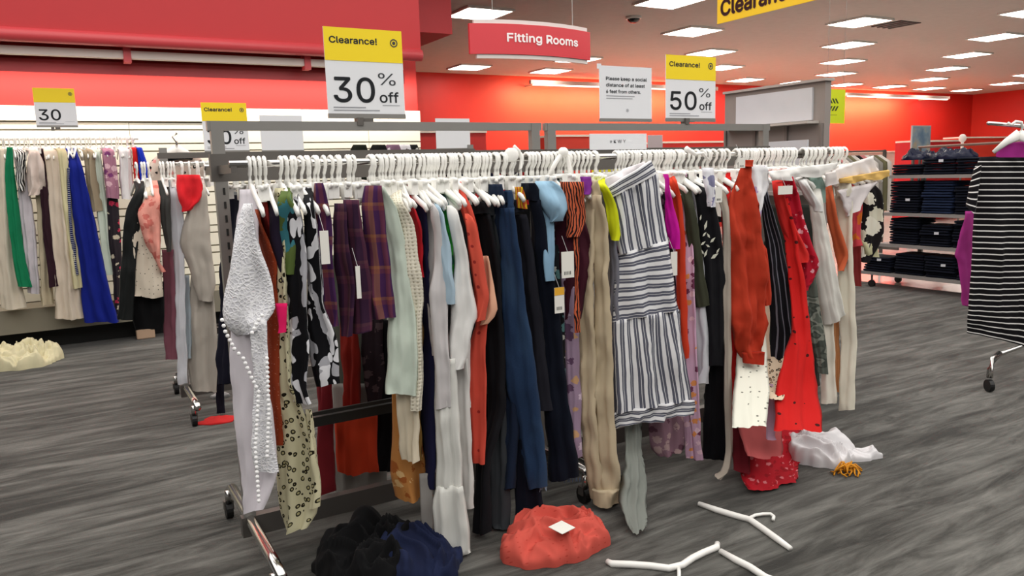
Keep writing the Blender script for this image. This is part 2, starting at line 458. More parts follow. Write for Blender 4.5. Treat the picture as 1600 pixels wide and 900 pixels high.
for i, r in enumerate(sorted(LROW)):
    for j, o in enumerate(LROW[r]):
        o['label'] = 'white ceiling light panel, %s from the left in the %s' % (ORD0[j], 'row along the far red wall' if r == 9 else ORD0[i]+' row from the camera')
q = onz(990, 26, HC); e = empty('ceiling_camera', q, 'small black dome camera on the ceiling', 'camera')
MB().ball(q-ZX*.02, .11, 8, (1, 1, .8)).build('dome', plain((12, 12, 12), .2), e, smooth=True); MB().tube([q, q-ZX*.04], .13, 16).build('mount', FR, e)
q = onz(1400, 38, HC); e = empty('ceiling_vent', q, 'dark open vent beside a ceiling light', 'vent')
tq, pq = tp(q)
MB().box(tq-.3, tq+.3, pq-.3, pq+.3, HC-.01, HC).build('opening', plain((40, 40, 40)), e)
for i in range(4): MB().box(tq-.3+i*.17, tq-.24+i*.17, pq-.3, pq+.3, HC-.02, HC-.01).build('louvre', plain((90, 90, 88)), e)

# ================================================================== RACKS
STEEL = plain((150, 148, 144), .38, .55, name='satin_steel', var=.04)
STEELD = plain((104, 100, 96), .45, .5, name='dull_steel', var=.05)
CHROME = plain((205, 203, 200), .18, 1.0, name='chrome')
BLACK = plain((14, 14, 15), .5, name='black_rubber')
SLOT = plain((30, 29, 27), .8)
def caster(t, p, parent, r=.038):
    c = W(t, p, 0); o = MB().tube([W(t, p, .075), W(t, p, .13)], .014, 10).build('caster', CHROME, parent, smooth=True)
    m = MB().tube([c+ZX*r-EX*.014+GX*.012, c+ZX*r+EX*.014+GX*.012], r, 16, up=(0, 0, 1)); m.build('wheel', BLACK, o, smooth=False)
    MB().xbox(c+ZX*.06+GX*.012, EX*.02, GX*.016, ZX*.02).build('fork', STEELD, o)
def rack(name, t0, t1, P, label, sign_top=1.666, low=1.548, bars=(.26, -.26), ext=0.0, group=None, mid=True, barz=1.505, beam=.10):
    e = empty(name, W((t0+t1)/2, P, 0), label, 'clothes rack', group); hw = .021
    for t in (t0+hw+.012, t1-hw-.012):
        m = MB().box(t-.022, t+.022, P-.016, P+.016, .09, sign_top or low+.03); po = m.build('post', STEEL, e)
        s = MB()
        for i in range(22): s.box(t+.002, t+.010, P-.0185, P-.016, .35+i*.05, .375+i*.05)
        s = s.build('slot_row', SLOT, po); s['kind'] = 'stuff'
        MB().tube([W(t, P+.40, .118), W(t, P+.36, .135), W(t, P-.36, .135), W(t, P-(.50 if t < (t0+t1)/2 else .40), .118)], .021, 12).build('foot', CHROME, e, smooth=True)
        caster(t-.02, P+.36, e); caster(t-.02, P-(.47 if t < (t0+t1)/2 else .38), e)
        MB().box(t-.01, t+.01, P-.27, P+.27, barz-.03, barz+.0).build('crossarm', STEELD, e)
    if sign_top: MB().box(t0, t1, P-.014, P+.014, sign_top-.034, sign_top).build('top_rail', STEEL, e)
    MB().box(t0, t1, P-.017, P+.017, low-beam, low).build('lower_rail', STEELD, e)
    for b in bars: MB().tube([W(t0+.02, P+b, barz), W(t1-.02+ext, P+b, barz)], .0125, 10).build('hang_bar', CHROME, e, smooth=True)
    bm = MB().box(t0, t1, P-.02, P+.02, .07, .15).build('base_rail', STEELD, e)
    if mid: MB().box(t0+.05, t1-.05, P-.02, P+.02, .46, .50).box(t0+.05, t1-.05, P-.03, P-.02, .51, .525).build('middle_rail', plain((40, 40, 38), .5), e)
    return e
RP = 3.0; NP = RP-.26; FP = RP+.26; BZ = 1.505
rack('clothes_rack', .478, 1.905, RP, 'long two-sided steel rolling rack under the large yellow 30% sign')
rack('clothes_rack', 1.925, 3.385, RP, 'two-sided steel rolling rack under the 50% sign, full of clothes', ext=.30)
rack('clothes_rack', .54, 2.75, 5.28, 'steel rolling rack behind the front racks, towards the left wall', sign_top=None, low=1.635, barz=1.56, beam=.035)

# ------------------------------------------------------------------ hangers
HW_ = plain((244, 243, 238), .35, name='white_plastic', var=.0)
def hanger_proto(kind):
    e = empty('hanger', (0, 0, 0))
    m = MB(); pts = []
    R = .021
    for i in range(12):
        a = math.radians(-60+i*22); pts.append(np.array([0, R*math.cos(a+math.pi/2-1.57), R*math.sin(a+math.pi/2-1.57)+.0]))
    # hook: opens to the far side, circles over the bar, shank down the middle
    pts = [np.array([0, .019, -.014])] + [np.array([0, R*math.sin(a), R*math.cos(a)-.004]) for a in np.linspace(math.radians(95), math.radians(-95), 9)] + [np.array([0, -.019, -.022]), np.array([0, -.004, -.04]), np.array([0, 0, -.06]), np.array([0, 0, -.085])]
    # keep the hook centred on the rail
    m.tube(pts, .0066, 8); m.build('hook', HW_, e, smooth=True)
    m = MB()
    if kind == 'top':
        for s in (-1, 1):
            q = [np.array([0, s*y, z]) for y, z in ((0, -.078), (.035, -.088), (.09, -.115), (.15, -.142), (.195, -.162), (.212, -.178))]
            m.tube(q, [.013, .015, .014, .012, .012, .010], 8, flat=.6)
        m.build('shoulder_bar', HW_, e, smooth=True)
    else:
        m.tube([np.array([0, -.14, -.085]), np.array([0, .14, -.085])], .008, 8, flat=.8); m.build('clip_bar', HW_, e, smooth=True)
        for s in (-1, 1):
            MB().xbox((0, s*.115, -.105), (.011, 0, 0), (0, .014, 0), (0, 0, .026)).build('clip', HW_, e)
    return e
HPROTO = {k: hanger_proto(k) for k in ('top', 'clip')}
used = {'top': 0, 'clip': 0}
def hanger(kind, q, yaw, label, group=None):
    """q = point of the rail; the protos lie with x along the rail and -y towards the viewer"""
    if used[kind] == 0: o = HPROTO[kind]
    else: o = copy_tree(HPROTO[kind])
    used[kind] += 1; o.location = tuple(float(x) for x in q+ZX*.0035); o.rotation_euler = (random.uniform(-.05, .05), random.uniform(-.06, .06), math.radians(30)+yaw)
    for k_ in ('label', 'category', 'group'):
        if k_ in o: del o[k_]
    tag(o, label, 'hanger', group); return o

# ------------------------------------------------------------------ garments
def rows3(rows, P, dl, dr, lean=0):
    out = []; dl0, dr0 = dl, dr
    for i, r in enumerate(rows):
        if lean: q = (i/(len(rows)-1))**1.3*lean; dl, dr = dl0+q, dr0+q
        if len(r) == 3: xl, yl, xr, yr = r[0], r[2], r[1], r[2]
        else: xl, yl, xr, yr = r
        out.append((onp(xl, yl, P-dl), onp(xr, yr, P-dr)))
    return out
def garment(name, cat, label, mat, rows, hx=None, P=NP, dl=.10, dr=.18, hang='top', short=None, body='body', group=None, zb=BZ, lean=0, **k):
    """rows are (x left, x right, y) or (xl, yl, xr, yr), or (x near edge, y) for a garment seen edge-on"""
    side = len(rows[0]) == 2
    if hx is None: hx = rows[0][0]-6 if side else (rows[0][0]+rows[0][1 if len(rows[0]) == 3 else 2])/2-8
    T = onp(hx, 246, P); t0 = tp(T)[0]; T = W(t0, P, zb)
    e = empty(name, T, label, cat, group)
    if side:
        R = [onp(x, y, P-dr) for x, y in rows]; rr = []
        for q in R:
            n_ = tp(q)[0]-t0; far = W(t0-.35*n_, P+dr*.8, q[2]); rr.append((far, q))
    else: rr = rows3(rows, P, dl, dr, lean)
    yaw = 0
    mx = np.mean([b-a for a, b in rr[:3]], 0)
    if hang:
        if hang == 'top':
            zn = T[2]-.085; first = rr[0]
            if first[1][2] < zn-.01:
                c0 = (first[0]+first[1])/2; c = T*.75+c0*.25; d = first[1]-first[0]; d = d/(np.linalg.norm(d)+1e-9)*.04
                rr.insert(0, (np.array([*(c-d)[:2], zn]), np.array([*(c+d)[:2], zn])))
        hanger(hang, T, random.uniform(-.12, .12), 'white hanger holding the ' + ' '.join((short or ' '.join(label.split()[:8])).split()[:10]))
    b = shell(body, rr, mat, e, **k)
    return e
def part(e, name, rows, mat, P=NP, dl=.10, dr=.18, label=None, **k):
    rr = rows3(rows, P, dl, dr)
    if name == 'sleeve':
        a, b = rr[0]; c = (a+b)/2; rr.insert(0, (c+(a-c)*.35+ZX*.025+GX*.03, c+(b-c)*.35+ZX*.025+GX*.03)); k.setdefault('top', .12); k.setdefault('th', .014)
    o = shell(name, rr, mat, e, **k)
    if label: o['label'] = label
    return o
def price_tag(e, x0, y0, x1, y1, P, d=.22, top=None, mark=True):
    A = onp(x0, y0, P-d); B = onp(x1, y1, P-d); ta, tb = tp(A)[0], tp(B)[0]; p = P-d
    o = MB().box(ta, tb, p-.0008, p+.0008, B[2], A[2]).build('price_tag', plain((238, 236, 228), .6, var=0), e)
    if top: MB().box(ta, tb, p-.0016, p-.0008, A[2]-.3*(A[2]-B[2]), A[2]).build('tag_band', plain(top, .6), o)
    if mark:
        m = MB(); h = A[2]-B[2]; w_ = tb-ta
        for i in range(5): m.box(ta+w_*(.2+.12*i), ta+w_*(.25+.12*i), p-.0016, p-.0008, B[2]+h*.12, B[2]+h*.25)
        m.build('barcode', plain((60, 60, 60)), o)
    MB().tube([W((ta+tb)/2, p, A[2]), W((ta+tb)/2-.005, p+.03, A[2]+.06)], .0008, 4).build('tag_string', plain((230, 230, 230)), o)
    return o

WHITE_LACE = cloth('lace', (244, 244, 246), (218, 218, 224), s=.7)
CREAM_LACE = cloth('eyelet', (226, 220, 202), (176, 168, 146))
# --- front rack, first half, left to right
g = garment('maxi_dress', 'dress', 'white lace maxi dress with pompom trim, leftmost on the front rack', P_(222, 216, 222), [(362, 410, 470), (361, 414, 520), (360, 416, 600), (368, 426, 690), (372, 431, 740), (384, 408, 800)], hx=388, dl=.08, dr=.2, body='skirt', amp=.009, k=45, hang='top', short='white lace maxi dress')
part(g, 'cape', [(381, 391, 318), (375, 394, 335), (368, 402, 372), (361, 414, 408), (354, 427, 448), (349, 431, 474), (347, 498, 428, 486), (356, 516, 418, 500), (378, 528, 404, 514)], WHITE_LACE, dl=.12, dr=.225, amp=.006, th=.014)
part(g, 'side_panel', [(385, 416, 500), (396, 419, 560), (398, 421, 620), (394, 428, 700), (400, 433, 738)], WHITE_LACE, dl=.2, dr=.25, amp=.004, th=.006)
m = MB()
def pomp(pts, d0, d1, step=7):
    for (x0, y0), (x1, y1) in zip(pts, pts[1:]):
        nn = max(1, int(math.hypot(x1-x0, y1-y0)/step))
        for i in range(nn):
            u = i/nn; m.ball(onp(x0+(x1-x0)*u, y0+(y1-y0)*u, NP-d0), .0065, 5)
pomp([(347, 500), (352, 518), (366, 545), (380, 560), (393, 590), (404, 612), (402, 650), (399, 700), (402, 745), (405, 790)], .262, .2)
pomp([(394, 520), (404, 500), (415, 486)], .262, .2); pomp([(417, 560), (420, 640), (417, 720)], .27, .2)
o = m.build('pompom_trim', plain((248, 248, 248), .8), g); o['kind'] = 'stuff'
garment('shirt', 'top', 'rust orange sparkly top right of the white lace dress', cloth('sparkle', (150, 62, 34), (225, 170, 140)), [(402, 328), (414, 372), (429, 420), (431, 500), (433, 600), (436, 700)], hx=396, dr=.15, hang='clip')
garment('shirt', 'top', 'dark navy top squeezed beside the rust sparkly top', P_(34, 26, 44), [(431, 322), (434, 360), (436, 400), (438, 440)], hx=412, dr=.17)
garment('shirt', 'shirt', 'red and dark striped shirt showing a sliver at the left end', P_(150, 44, 42), [(416, 300), (424, 340), (438, 380), (440, 440)], hx=404, dr=.12, hang='clip')
g = garment('leopard_dress', 'dress', 'long cream leopard print dress reaching almost to the floor', cloth('leopard', (208, 202, 168), (34, 30, 20), (172, 164, 122), s=1.35), [(428, 442, 400), (430, 445, 500), (430, 448, 600), (430, 478, 650), (429, 492, 700), (429, 498, 750), (436, 494, 800), (447, 478, 829)], hx=437, dl=.10, dr=.17, amp=.012)
part(g, 'side_slit_panel', [(476, 486, 640), (484, 493, 700), (490, 501, 750), (488, 498, 790)], cloth('leopard', (208, 202, 168), (34, 30, 20), (172, 164, 122), s=1.35), dl=.17, dr=.2)
garment('shirt', 'top', 'green and teal top under a crowd of white hangers', cloth('floral', (86, 104, 52), (60, 120, 130), (120, 140, 70), s=.6), [(438, 448, 308), (437, 462, 335), (438, 464, 380), (443, 456, 430)], hx=446, dl=.12, dr=.18)
PALM = cloth('palm', (16, 16, 20), (228, 228, 232), (170, 170, 176), s=1.0)
garment('blouse', 'blouse', 'black and white palm leaf blouse, the left of the two', PALM, [(452, 464, 325), (446, 478, 380), (444, 482, 430), (449, 480, 480), (449, 482, 560), (448, 480, 600), (456, 488, 628)], hx=458, dl=.14, dr=.2)
garment('blouse', 'blouse', 'black and white palm leaf blouse with wide sleeve, left of purple plaid', PALM, [(474, 488, 320), (478, 492, 400), (480, 502, 480), (479, 524, 520), (484, 530, 560), (494, 531, 602)], hx=478, dl=.15, dr=.21)
garment('camisole', 'top', 'hot pink camisole peeking out beside the leopard dress', P_(228, 30, 100), [(430, 449, 474), (432, 447, 500), (437, 444, 522)], hx=424, dl=.19, dr=.2, hang=None)
PL = cloth('plaid', (66, 34, 76), (112, 56, 66), (142, 92, 66)); PLD = cloth('plaid', (52, 28, 52), (86, 44, 62), (96, 60, 66))
g = garment('plaid_shirt', 'top', 'purple plaid sleeveless top with a long blank tag in front', PL, [(489, 499, 286), (487, 507, 310), (486, 517, 345), (487, 521, 390), (489, 524, 440), (491, 528, 485), (508, 522, 508)], hx=494, dl=.15, dr=.2, hang='clip', amp=.009)
price_tag(g, 499, 361, 516, 412, NP, .245, mark=False)
garment('plaid_shirt', 'top', 'purple plaid top between the two tagged plaid tops', PLD, [(519, 540, 318), (520, 545, 380), (524, 556, 450), (532, 554, 522)], hx=526, dl=.14, dr=.19, hang='clip')
g = garment('plaid_shirt', 'top', 'dark purple plaid top with a narrow blank tag', PLD, [(537, 562, 312), (540, 572, 380), (548, 580, 450), (553, 578, 518)], hx=545, dl=.14, dr=.19, hang='clip')
price_tag(g, 555, 416, 565, 466, NP, .225, mark=False)
g = garment('plaid_shirt', 'top', 'purple plaid top with orange bands beside the mint top', PL, [(570, 596, 290), (566, 600, 330), (572, 608, 400), (578, 616, 470), (581, 620, 498)], hx=580, dl=.15, dr=.2, hang='clip', amp=.009)
garment('mint_tunic', 'top', 'pale mint sleeveless tunic hanging in front of cream lace', P_(206, 218, 204), [(592, 600, 292), (589, 621, 327), (602, 630, 370), (610, 640, 445), (606, 652, 505), (604, 653, 616)], hx=600, dl=.16, dr=.21, amp=.008)
garment('lace_dress', 'dress', 'cream eyelet lace dress right behind the mint tunic', CREAM_LACE, [(610, 630, 316), (618, 646, 350), (626, 653, 400), (632, 661, 445), (636, 660, 470), (642, 656, 520), (642, 655, 640)], hx=612, dl=.17, dr=.22)
garment('skirt', 'skirt', 'ivory crinkled skirt hanging below the mint tunic', P_(222, 210, 186), [(616, 652, 560), (620, 655, 640), (628, 656, 719)], hx=620, dl=.12, dr=.19, hang='clip', k=90)
garment('skirt', 'skirt', 'orange floral skirt with uneven hem below the ivory skirt', cloth('floral', (196, 134, 74), (226, 186, 130), (170, 96, 46), s=1.4), [(612, 640, 600), (612, 660, 690), (610, 672, 740), (618, 678, 780)], hx=626, dl=.05, dr=.1, hang='clip', amp=.016)
garment('shirt', 'top', 'bright red top showing as a strip between cream lace and navy', P_(196, 34, 44), [(650, 328), (657, 360), (660, 400), (662, 432)], hx=632, dr=.19)
garment('dress', 'dress', 'long dark navy dress left of the light grey shirt', P_(30, 30, 62), [(662, 322), (667, 400), (670, 480), (674, 570), (678, 680), (678, 768)], hx=638, dr=.17, th=.014)
garment('dress', 'dress', 'tan dress showing a thin edge below the cream lace dress', P_(150, 116, 62), [(655, 480), (657, 600), (658, 720)], hx=634, dr=.13, hang=None)
g = garment('shirt', 'shirt', 'light grey long-sleeved shirt with a folded cuff', P_(202, 198, 196), [(662, 682, 322), (665, 690, 360), (666, 694, 420), (668, 696, 470), (672, 700, 520), (675, 702, 560)], hx=652, dl=.13, dr=.19)
part(g, 'sleeve', [(670, 684, 326), (676, 690, 360), (678, 697, 420), (670, 700, 455), (672, 700, 500), (677, 703, 560), (681, 705, 638)], P_(204, 200, 200), dl=.2, dr=.23)
g = garment('blouse', 'blouse', 'pale blue blouse with a lace cuff between grey and white shirts', P_(176, 198, 212), [(684, 325), (695, 370), (704, 420), (708, 460)], hx=660, dr=.21)
part(g, 'sleeve', [(680, 693, 330), (686, 700, 380), (692, 708, 430), (694, 711, 455), (698, 708, 476)], P_(172, 196, 212), dl=.21, dr=.24)
garment('shirt', 'top', 'vivid green top showing between the pale blue and white tops', cloth('floral', (40, 140, 50), (24, 90, 60), (60, 170, 60)), [(694, 318), (701, 350), (706, 400), (707, 440)], hx=668, dr=.19)
garment('shirt', 'top', 'dark teal top right of the vivid green top', P_(70, 110, 112), [(702, 322), (708, 360), (710, 420)], hx=674, dr=.17)
g = garment('shirt', 'shirt', 'white shirt with a long draped sleeve left of the coral shirt', P_(226, 225, 222), [(694, 716, 330), (700, 724, 365), (703, 730, 410), (705, 732, 480), (705, 734, 560), (708, 733, 640)], hx=682, dl=.14, dr=.19)
part(g, 'sleeve', [(699, 717, 332), (704, 724, 365), (710, 731, 405), (706, 739, 455), (704, 746, 494), (704, 740, 508), (702, 729, 558), (708, 718, 580)], P_(230, 229, 226), dl=.21, dr=.25)
g = garment('pleated_skirt', 'skirt', 'long white pleated skirt with a mid seam, nearly touching the floor', P_(222, 222, 216), [(679, 712, 560), (679, 716, 640), (681, 722, 710), (682, 723, 762)], hx=676, dl=.18, dr=.24, hang='clip', body='upper_tier', amp=.006, k=120)
part(g, 'lower_tier', [(682, 723, 760), (676, 728, 786), (679, 733, 830), (681, 737, 888)], P_(226, 226, 220), dl=.19, dr=.26, amp=.010, k=90, top=.8)
garment('tunic', 'tunic', 'long white tunic with split side beside the pleated skirt', P_(216, 214, 210), [(706, 730, 560), (708, 733, 640), (716, 737, 700), (723, 739, 795)], hx=690, dl=.17, dr=.22, hang=None)
garment('dress', 'dress', 'grey cloth panel dropping behind the pleated skirt', P_(150, 146, 142), [(655, 676, 740), (657, 677, 790), (668, 675, 840)], hx=655, dl=.12, dr=.15, hang=None)
g = garment('shirt', 'shirt', 'coral red shirt with dotted sleeve left of the dark trousers', cloth('dots', (206, 78, 62), (150, 44, 40), s=.9), [(721, 736, 330), (727, 746, 370), (737, 757, 440), (742, 759, 500), (729, 760, 570), (729, 762, 640), (734, 758, 722)], hx=704, dl=.16, dr=.21)
part(g, 'sleeve', [(727, 742, 345), (734, 753, 395), (742, 762, 450), (745, 764, 466), (748, 756, 500)], cloth('dots', (210, 84, 66), (150, 44, 40), s=.9), dl=.23, dr=.26)
garment('shirt', 'top', 'peach top with turned sleeve edge right of the coral shirt', P_(232, 178, 148), [(750, 764, 400), (758, 774, 450), (756, 777, 488), (754, 764, 505)], hx=724, dl=.19, dr=.23, hang=None)
BLK = P_(22, 22, 26)
def trousers(label, mat, waist, legs, hx, dl=.12, dr=.19, d2=.0, raw=None, short=None, cat='trousers', name='trousers', **k):
    g = garment(name, cat, label, mat, waist, hx=hx, dl=dl, dr=dr, hang='clip', body='waistband', short=short, th=.014, top=.8)
    for i, l in enumerate(legs):
        o = part(g, 'leg', l, mat, dl=dl-.02+i*d2, dr=dr+i*d2, th=.018, top=.7, amp=.006, **k)
        if raw:
            m = MB(); a, b = rows3([l[-1]], NP, dl-.02+i*d2, dr+i*d2)[0]
            for j in range(26):
                u = random.random(); q = a+(b-a)*u; m.tube([q+ZX*.004, q-ZX*random.uniform(.004, .022)+EX*random.uniform(-.004, .004)], .0009, 4)
            f = m.build('frayed_hem', plain(raw), o); f['kind'] = 'stuff'
    return g
trousers('black wide trousers first right of the coral shirt', BLK, [(738, 758, 315), (740, 764, 335)], [[(740, 766, 335), (750, 778, 400), (758, 786, 500), (762, 790, 640), (745, 768, 720), (738, 766, 830)]], 728)
trousers('dark grey trousers hanging left of the frayed blue jeans', P_(58, 62, 66), [(752, 766, 315), (754, 770, 335)], [[(758, 776, 335), (766, 786, 450), (768, 790, 600), (767, 793, 700), (766, 797, 832)]], 742, dl=.1, dr=.16)
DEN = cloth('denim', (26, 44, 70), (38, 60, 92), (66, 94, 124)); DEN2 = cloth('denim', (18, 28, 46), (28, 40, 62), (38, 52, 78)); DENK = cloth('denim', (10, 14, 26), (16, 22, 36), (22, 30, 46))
trousers('dark blue jeans tucked behind the frayed blue jeans', DEN2, [(762, 784, 288), (763, 790, 318)], [[(764, 790, 318), (770, 800, 400), (781, 812, 500), (786, 806, 640), (787, 798, 766)]], 756, cat='jeans', name='jeans', short='dark blue jeans')
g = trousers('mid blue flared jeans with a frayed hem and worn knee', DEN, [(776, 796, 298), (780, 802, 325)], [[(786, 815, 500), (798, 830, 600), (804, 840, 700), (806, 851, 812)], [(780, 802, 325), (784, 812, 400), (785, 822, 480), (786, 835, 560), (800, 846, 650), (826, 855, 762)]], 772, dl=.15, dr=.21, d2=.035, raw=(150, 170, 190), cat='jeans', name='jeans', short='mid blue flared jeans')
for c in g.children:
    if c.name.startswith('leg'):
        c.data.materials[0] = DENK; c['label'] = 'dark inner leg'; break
trousers('charcoal trousers between the blue and the navy jeans', P_(34, 34, 42), [(792, 815, 312), (796, 820, 332)], [[(798, 822, 335), (806, 832, 400), (812, 838, 460), (824, 850, 560), (832, 862, 640)]], 784, dl=.13, dr=.19)
g = trousers('dark navy wide-leg jeans with raw hem, widest of the jeans', DENK, [(819, 832, 286), (823, 838, 312)], [[(824, 840, 312), (830, 850, 360), (836, 860, 430), (842, 872, 500), (848, 885, 600), (854, 898, 690), (856, 907, 748)]], 812, dl=.15, dr=.22, raw=(70, 90, 120), cat='jeans', name='jeans', short='dark navy wide-leg jeans')
garment('shirt', 'top', 'rust and yellow top glimpsed left of the navy jeans', cloth('tiger', (180, 84, 40), (220, 180, 40)), [(803, 814, 292), (806, 820, 325)], hx=800, dl=.16, dr=.2, hang='clip')
g = garment('denim_shirt', 'shirt', 'light blue denim shirt crumpled over its hanger', P_(150, 186, 210), [(836, 864, 283), (834, 884, 297), (838, 889, 316), (850, 886, 331), (864, 876, 345)], hx=850, dl=.2, dr=.24, crum=.03, th=.026)
part(g, 'sleeve', [(842, 862, 318), (848, 866, 350), (849, 867, 400), (852, 868, 440)], P_(140, 176, 202), dl=.19, dr=.22)
garment('dress', 'dress', 'dark floral dress with teal leaves behind a yellow-topped tag', cloth('floral', (22, 24, 26), (90, 130, 130), (190, 190, 180), s=1.6), [(856, 874, 400), (860, 876, 440), (862, 880, 470), (866, 882, 560), (868, 884, 640)], hx=858, dl=.16, dr=.19)
g = garment('blouse', 'blouse', 'maroon blouse with tiger striped collar and tie', P_(64, 22, 36), [(868, 912, 335), (868, 922, 380), (872, 928, 410), (878, 916, 450), (884, 906, 500)], hx=886, dl=.17, dr=.22, crum=.012)
TG = cloth('tiger', (190, 92, 60), (36, 20, 20), s=1.3)
part(g, 'collar', [(874, 912, 284), (880, 914, 310), (886, 916, 345), (884, 905, 372)], TG, dl=.22, dr=.25, label='orange and black tiger striped collar', th=.014)
part(g, 'tie', [(898, 906, 370), (899, 905, 440), (896, 907, 490), (896, 908, 518)], TG, dl=.25, dr=.252, label='tiger striped tie', th=.006, nc=6)
price_tag(g, 877, 394, 897, 433, NP, .27)
g2 = garment('camisole', 'top', 'purple satin camisole knotted beside the tiger striped collar', P_(124, 50, 142), [(907, 922, 276), (908, 924, 292), (909, 922, 306)], hx=908, dl=.19, dr=.22, hang=None, crum=.014)
g = garment('dress', 'dress', 'lilac floral dress with a yellow-topped price tag', cloth('floral', (150, 128, 150), (200, 180, 196), (96, 70, 96), (190, 150, 110), s=1.2), [(876, 904, 430), (879, 905, 530), (885, 908, 640), (893, 908, 715)], hx=872, dl=.17, dr=.21)
price_tag(g, 866, 450, 882, 488, NP, .25, top=(236, 176, 50))
BEI = P_(190, 174, 146)
g = trousers('beige twill trousers with a turned cuff, left of the striped dress', BEI, [(918, 934, 282), (918, 940, 305)], [[(912, 930, 305), (908, 928, 440), (904, 930, 540), (906, 932, 650), (916, 940, 740), (923, 948, 776)], [(920, 940, 305), (924, 946, 345), (928, 950, 410), (926, 955, 500), (928, 957, 600), (931, 960, 670), (936, 967, 740), (930, 971, 768)]], 920, dl=.18, dr=.23, d2=.03, crum=.012)
part(g, 'cuff', [(925, 971, 765), (926, 973, 788)], BEI, dl=.21, dr=.265, th=.022, top=1)
garment('shirt', 'top', 'slate grey top under the lime top', P_(120, 120, 130), [(936, 952, 300), (944, 960, 340), (950, 964, 380), (954, 966, 420), (956, 962, 500)], hx=928, dl=.16, dr=.2)
garment('shirt', 'top', 'lime yellow top left of the striped dress', P_(206, 214, 30), [(934, 947, 290), (944, 959, 315), (950, 966, 345), (954, 964, 365), (957, 962, 377)], hx=930, dl=.2, dr=.24, crum=.012)
# --- striped dress
NV = (96, 98, 112); OW = (236, 236, 238)
SV = cloth('stripe_v', OW, NV, s=24); SH = cloth('stripe_h', OW, NV, s=27)
g = garment('striped_dress', 'dress', 'navy and white striped tiered dress, facing out mid-rack', cloth('stripe_v', OW, NV, s=26), [(949, 311, 1028, 270), (957, 345, 1034, 325), (966, 398, 1043, 377)], hx=1004, dl=.19, dr=.27, body='bodice', fan=True, amp=.008, k=60, top=.9, hem=0)
part(g, 'neck_band', [(943, 297, 1018, 250), (950, 312, 1028, 271)], cloth('stripe_h', OW, NV, s=40), dl=.20, dr=.28, fan=True, top=1, amp=.002, hem=0)
part(g, 'middle_tier', [(966, 397, 1043, 376), (961, 440, 1052, 430), (955, 503, 1061, 484)], SH, dl=.19, dr=.28, fan=True, amp=.010, k=42, top=.9, hem=0)
part(g, 'lower_tier', [(955, 502, 1061, 483), (956, 560, 1070, 550), (958, 646, 1084, 625)], cloth('stripe_v', OW, NV, s=25), dl=.19, dr=.29, fan=True, amp=.014, k=48, top=.8, hem=0)
part(g, 'hem_band', [(958, 645, 1084, 624), (960, 669, 1086, 648)], cloth('stripe_h', OW, NV, s=36), dl=.19, dr=.292, fan=True, amp=.014, k=48, top=1)
garment('scarf', 'scarf', 'grey crinkled lace scarf dangling below the striped dress', P_(126, 130, 124), [(976, 1004, 640), (977, 1003, 700), (974, 1011, 740), (970, 1012, 790), (984, 1006, 828)], hx=984, dl=.10, dr=.13, lean=.36, hang=None, amp=.016, k=150, crum=.014)
garment('skirt', 'skirt', 'mauve floral skirt hem showing under the striped dress', cloth('floral', (150, 116, 130), (110, 74, 90), (190, 160, 160), s=1.3), [(1006, 1062, 600), (1014, 1068, 660), (1018, 1070, 700), (1028, 1064, 711)], hx=1020, dl=.1, dr=.15, hang='clip', amp=.012)
PINKP = cloth('floral', (208, 168, 194), (120, 60, 90), (230, 150, 90), (236, 200, 214), s=1.7)
garment('dress', 'dress', 'long pink floral dress edge right of the striped dress', PINKP, [(1070, 1084, 400), (1069, 1086, 480), (1072, 1090, 560), (1079, 1094, 640), (1084, 1098, 720)], hx=1056, dl=.17, dr=.21)
garment('dress', 'dress', 'pink floral dress strip against the striped dress hem', PINKP, [(1064, 1074, 540), (1068, 1081, 640), (1072, 1082, 717)], hx=1048, dl=.14, dr=.18)
garment('shirt', 'top', 'magenta satin top right of the striped dress', P_(196, 20, 150), [(1035, 1044, 272), (1038, 1051, 318), (1040, 1060, 350), (1046, 1062, 368), (1050, 1056, 388)], hx=1036, dl=.2, dr=.24, crum=.014)
g = garment('shirt', 'top', 'orange-red top with a folded grey tag right of the magenta top', P_(206, 62, 36), [(1045, 1058, 283), (1050, 1066, 312), (1053, 1070, 360), (1056, 1071, 420), (1058, 1072, 480), (1062, 1074, 560)], hx=1044, dl=.17, dr=.215)
price_tag(g, 1048, 394, 1058, 430, NP, .26, mark=False)
garment('shirt', 'shirt', 'olive green shirt with square hem left of the black embroidered top', P_(62, 64, 50), [(1066, 1084, 318), (1072, 1091, 360), (1080, 1099, 420), (1086, 1110, 478)], hx=1058, dl=.16, dr=.21)
garment('shirt', 'shirt', 'white shirt sleeve puffing out below the olive shirt', P_(206, 208, 214), [(1080, 1100, 400), (1084, 1104, 485), (1087, 1108, 530), (1090, 1108, 575), (1094, 1100, 598)], hx=1062, dl=.13, dr=.19, th=.02)
g = garment('blouse', 'blouse', 'black blouse embroidered with pale leaves', BLK, [(1086, 1112, 300), (1090, 1122, 340), (1096, 1132, 400), (1100, 1135, 450), (1105, 1133, 520), (1104, 1137, 572)], hx=1088, dl=.18, dr=.235)
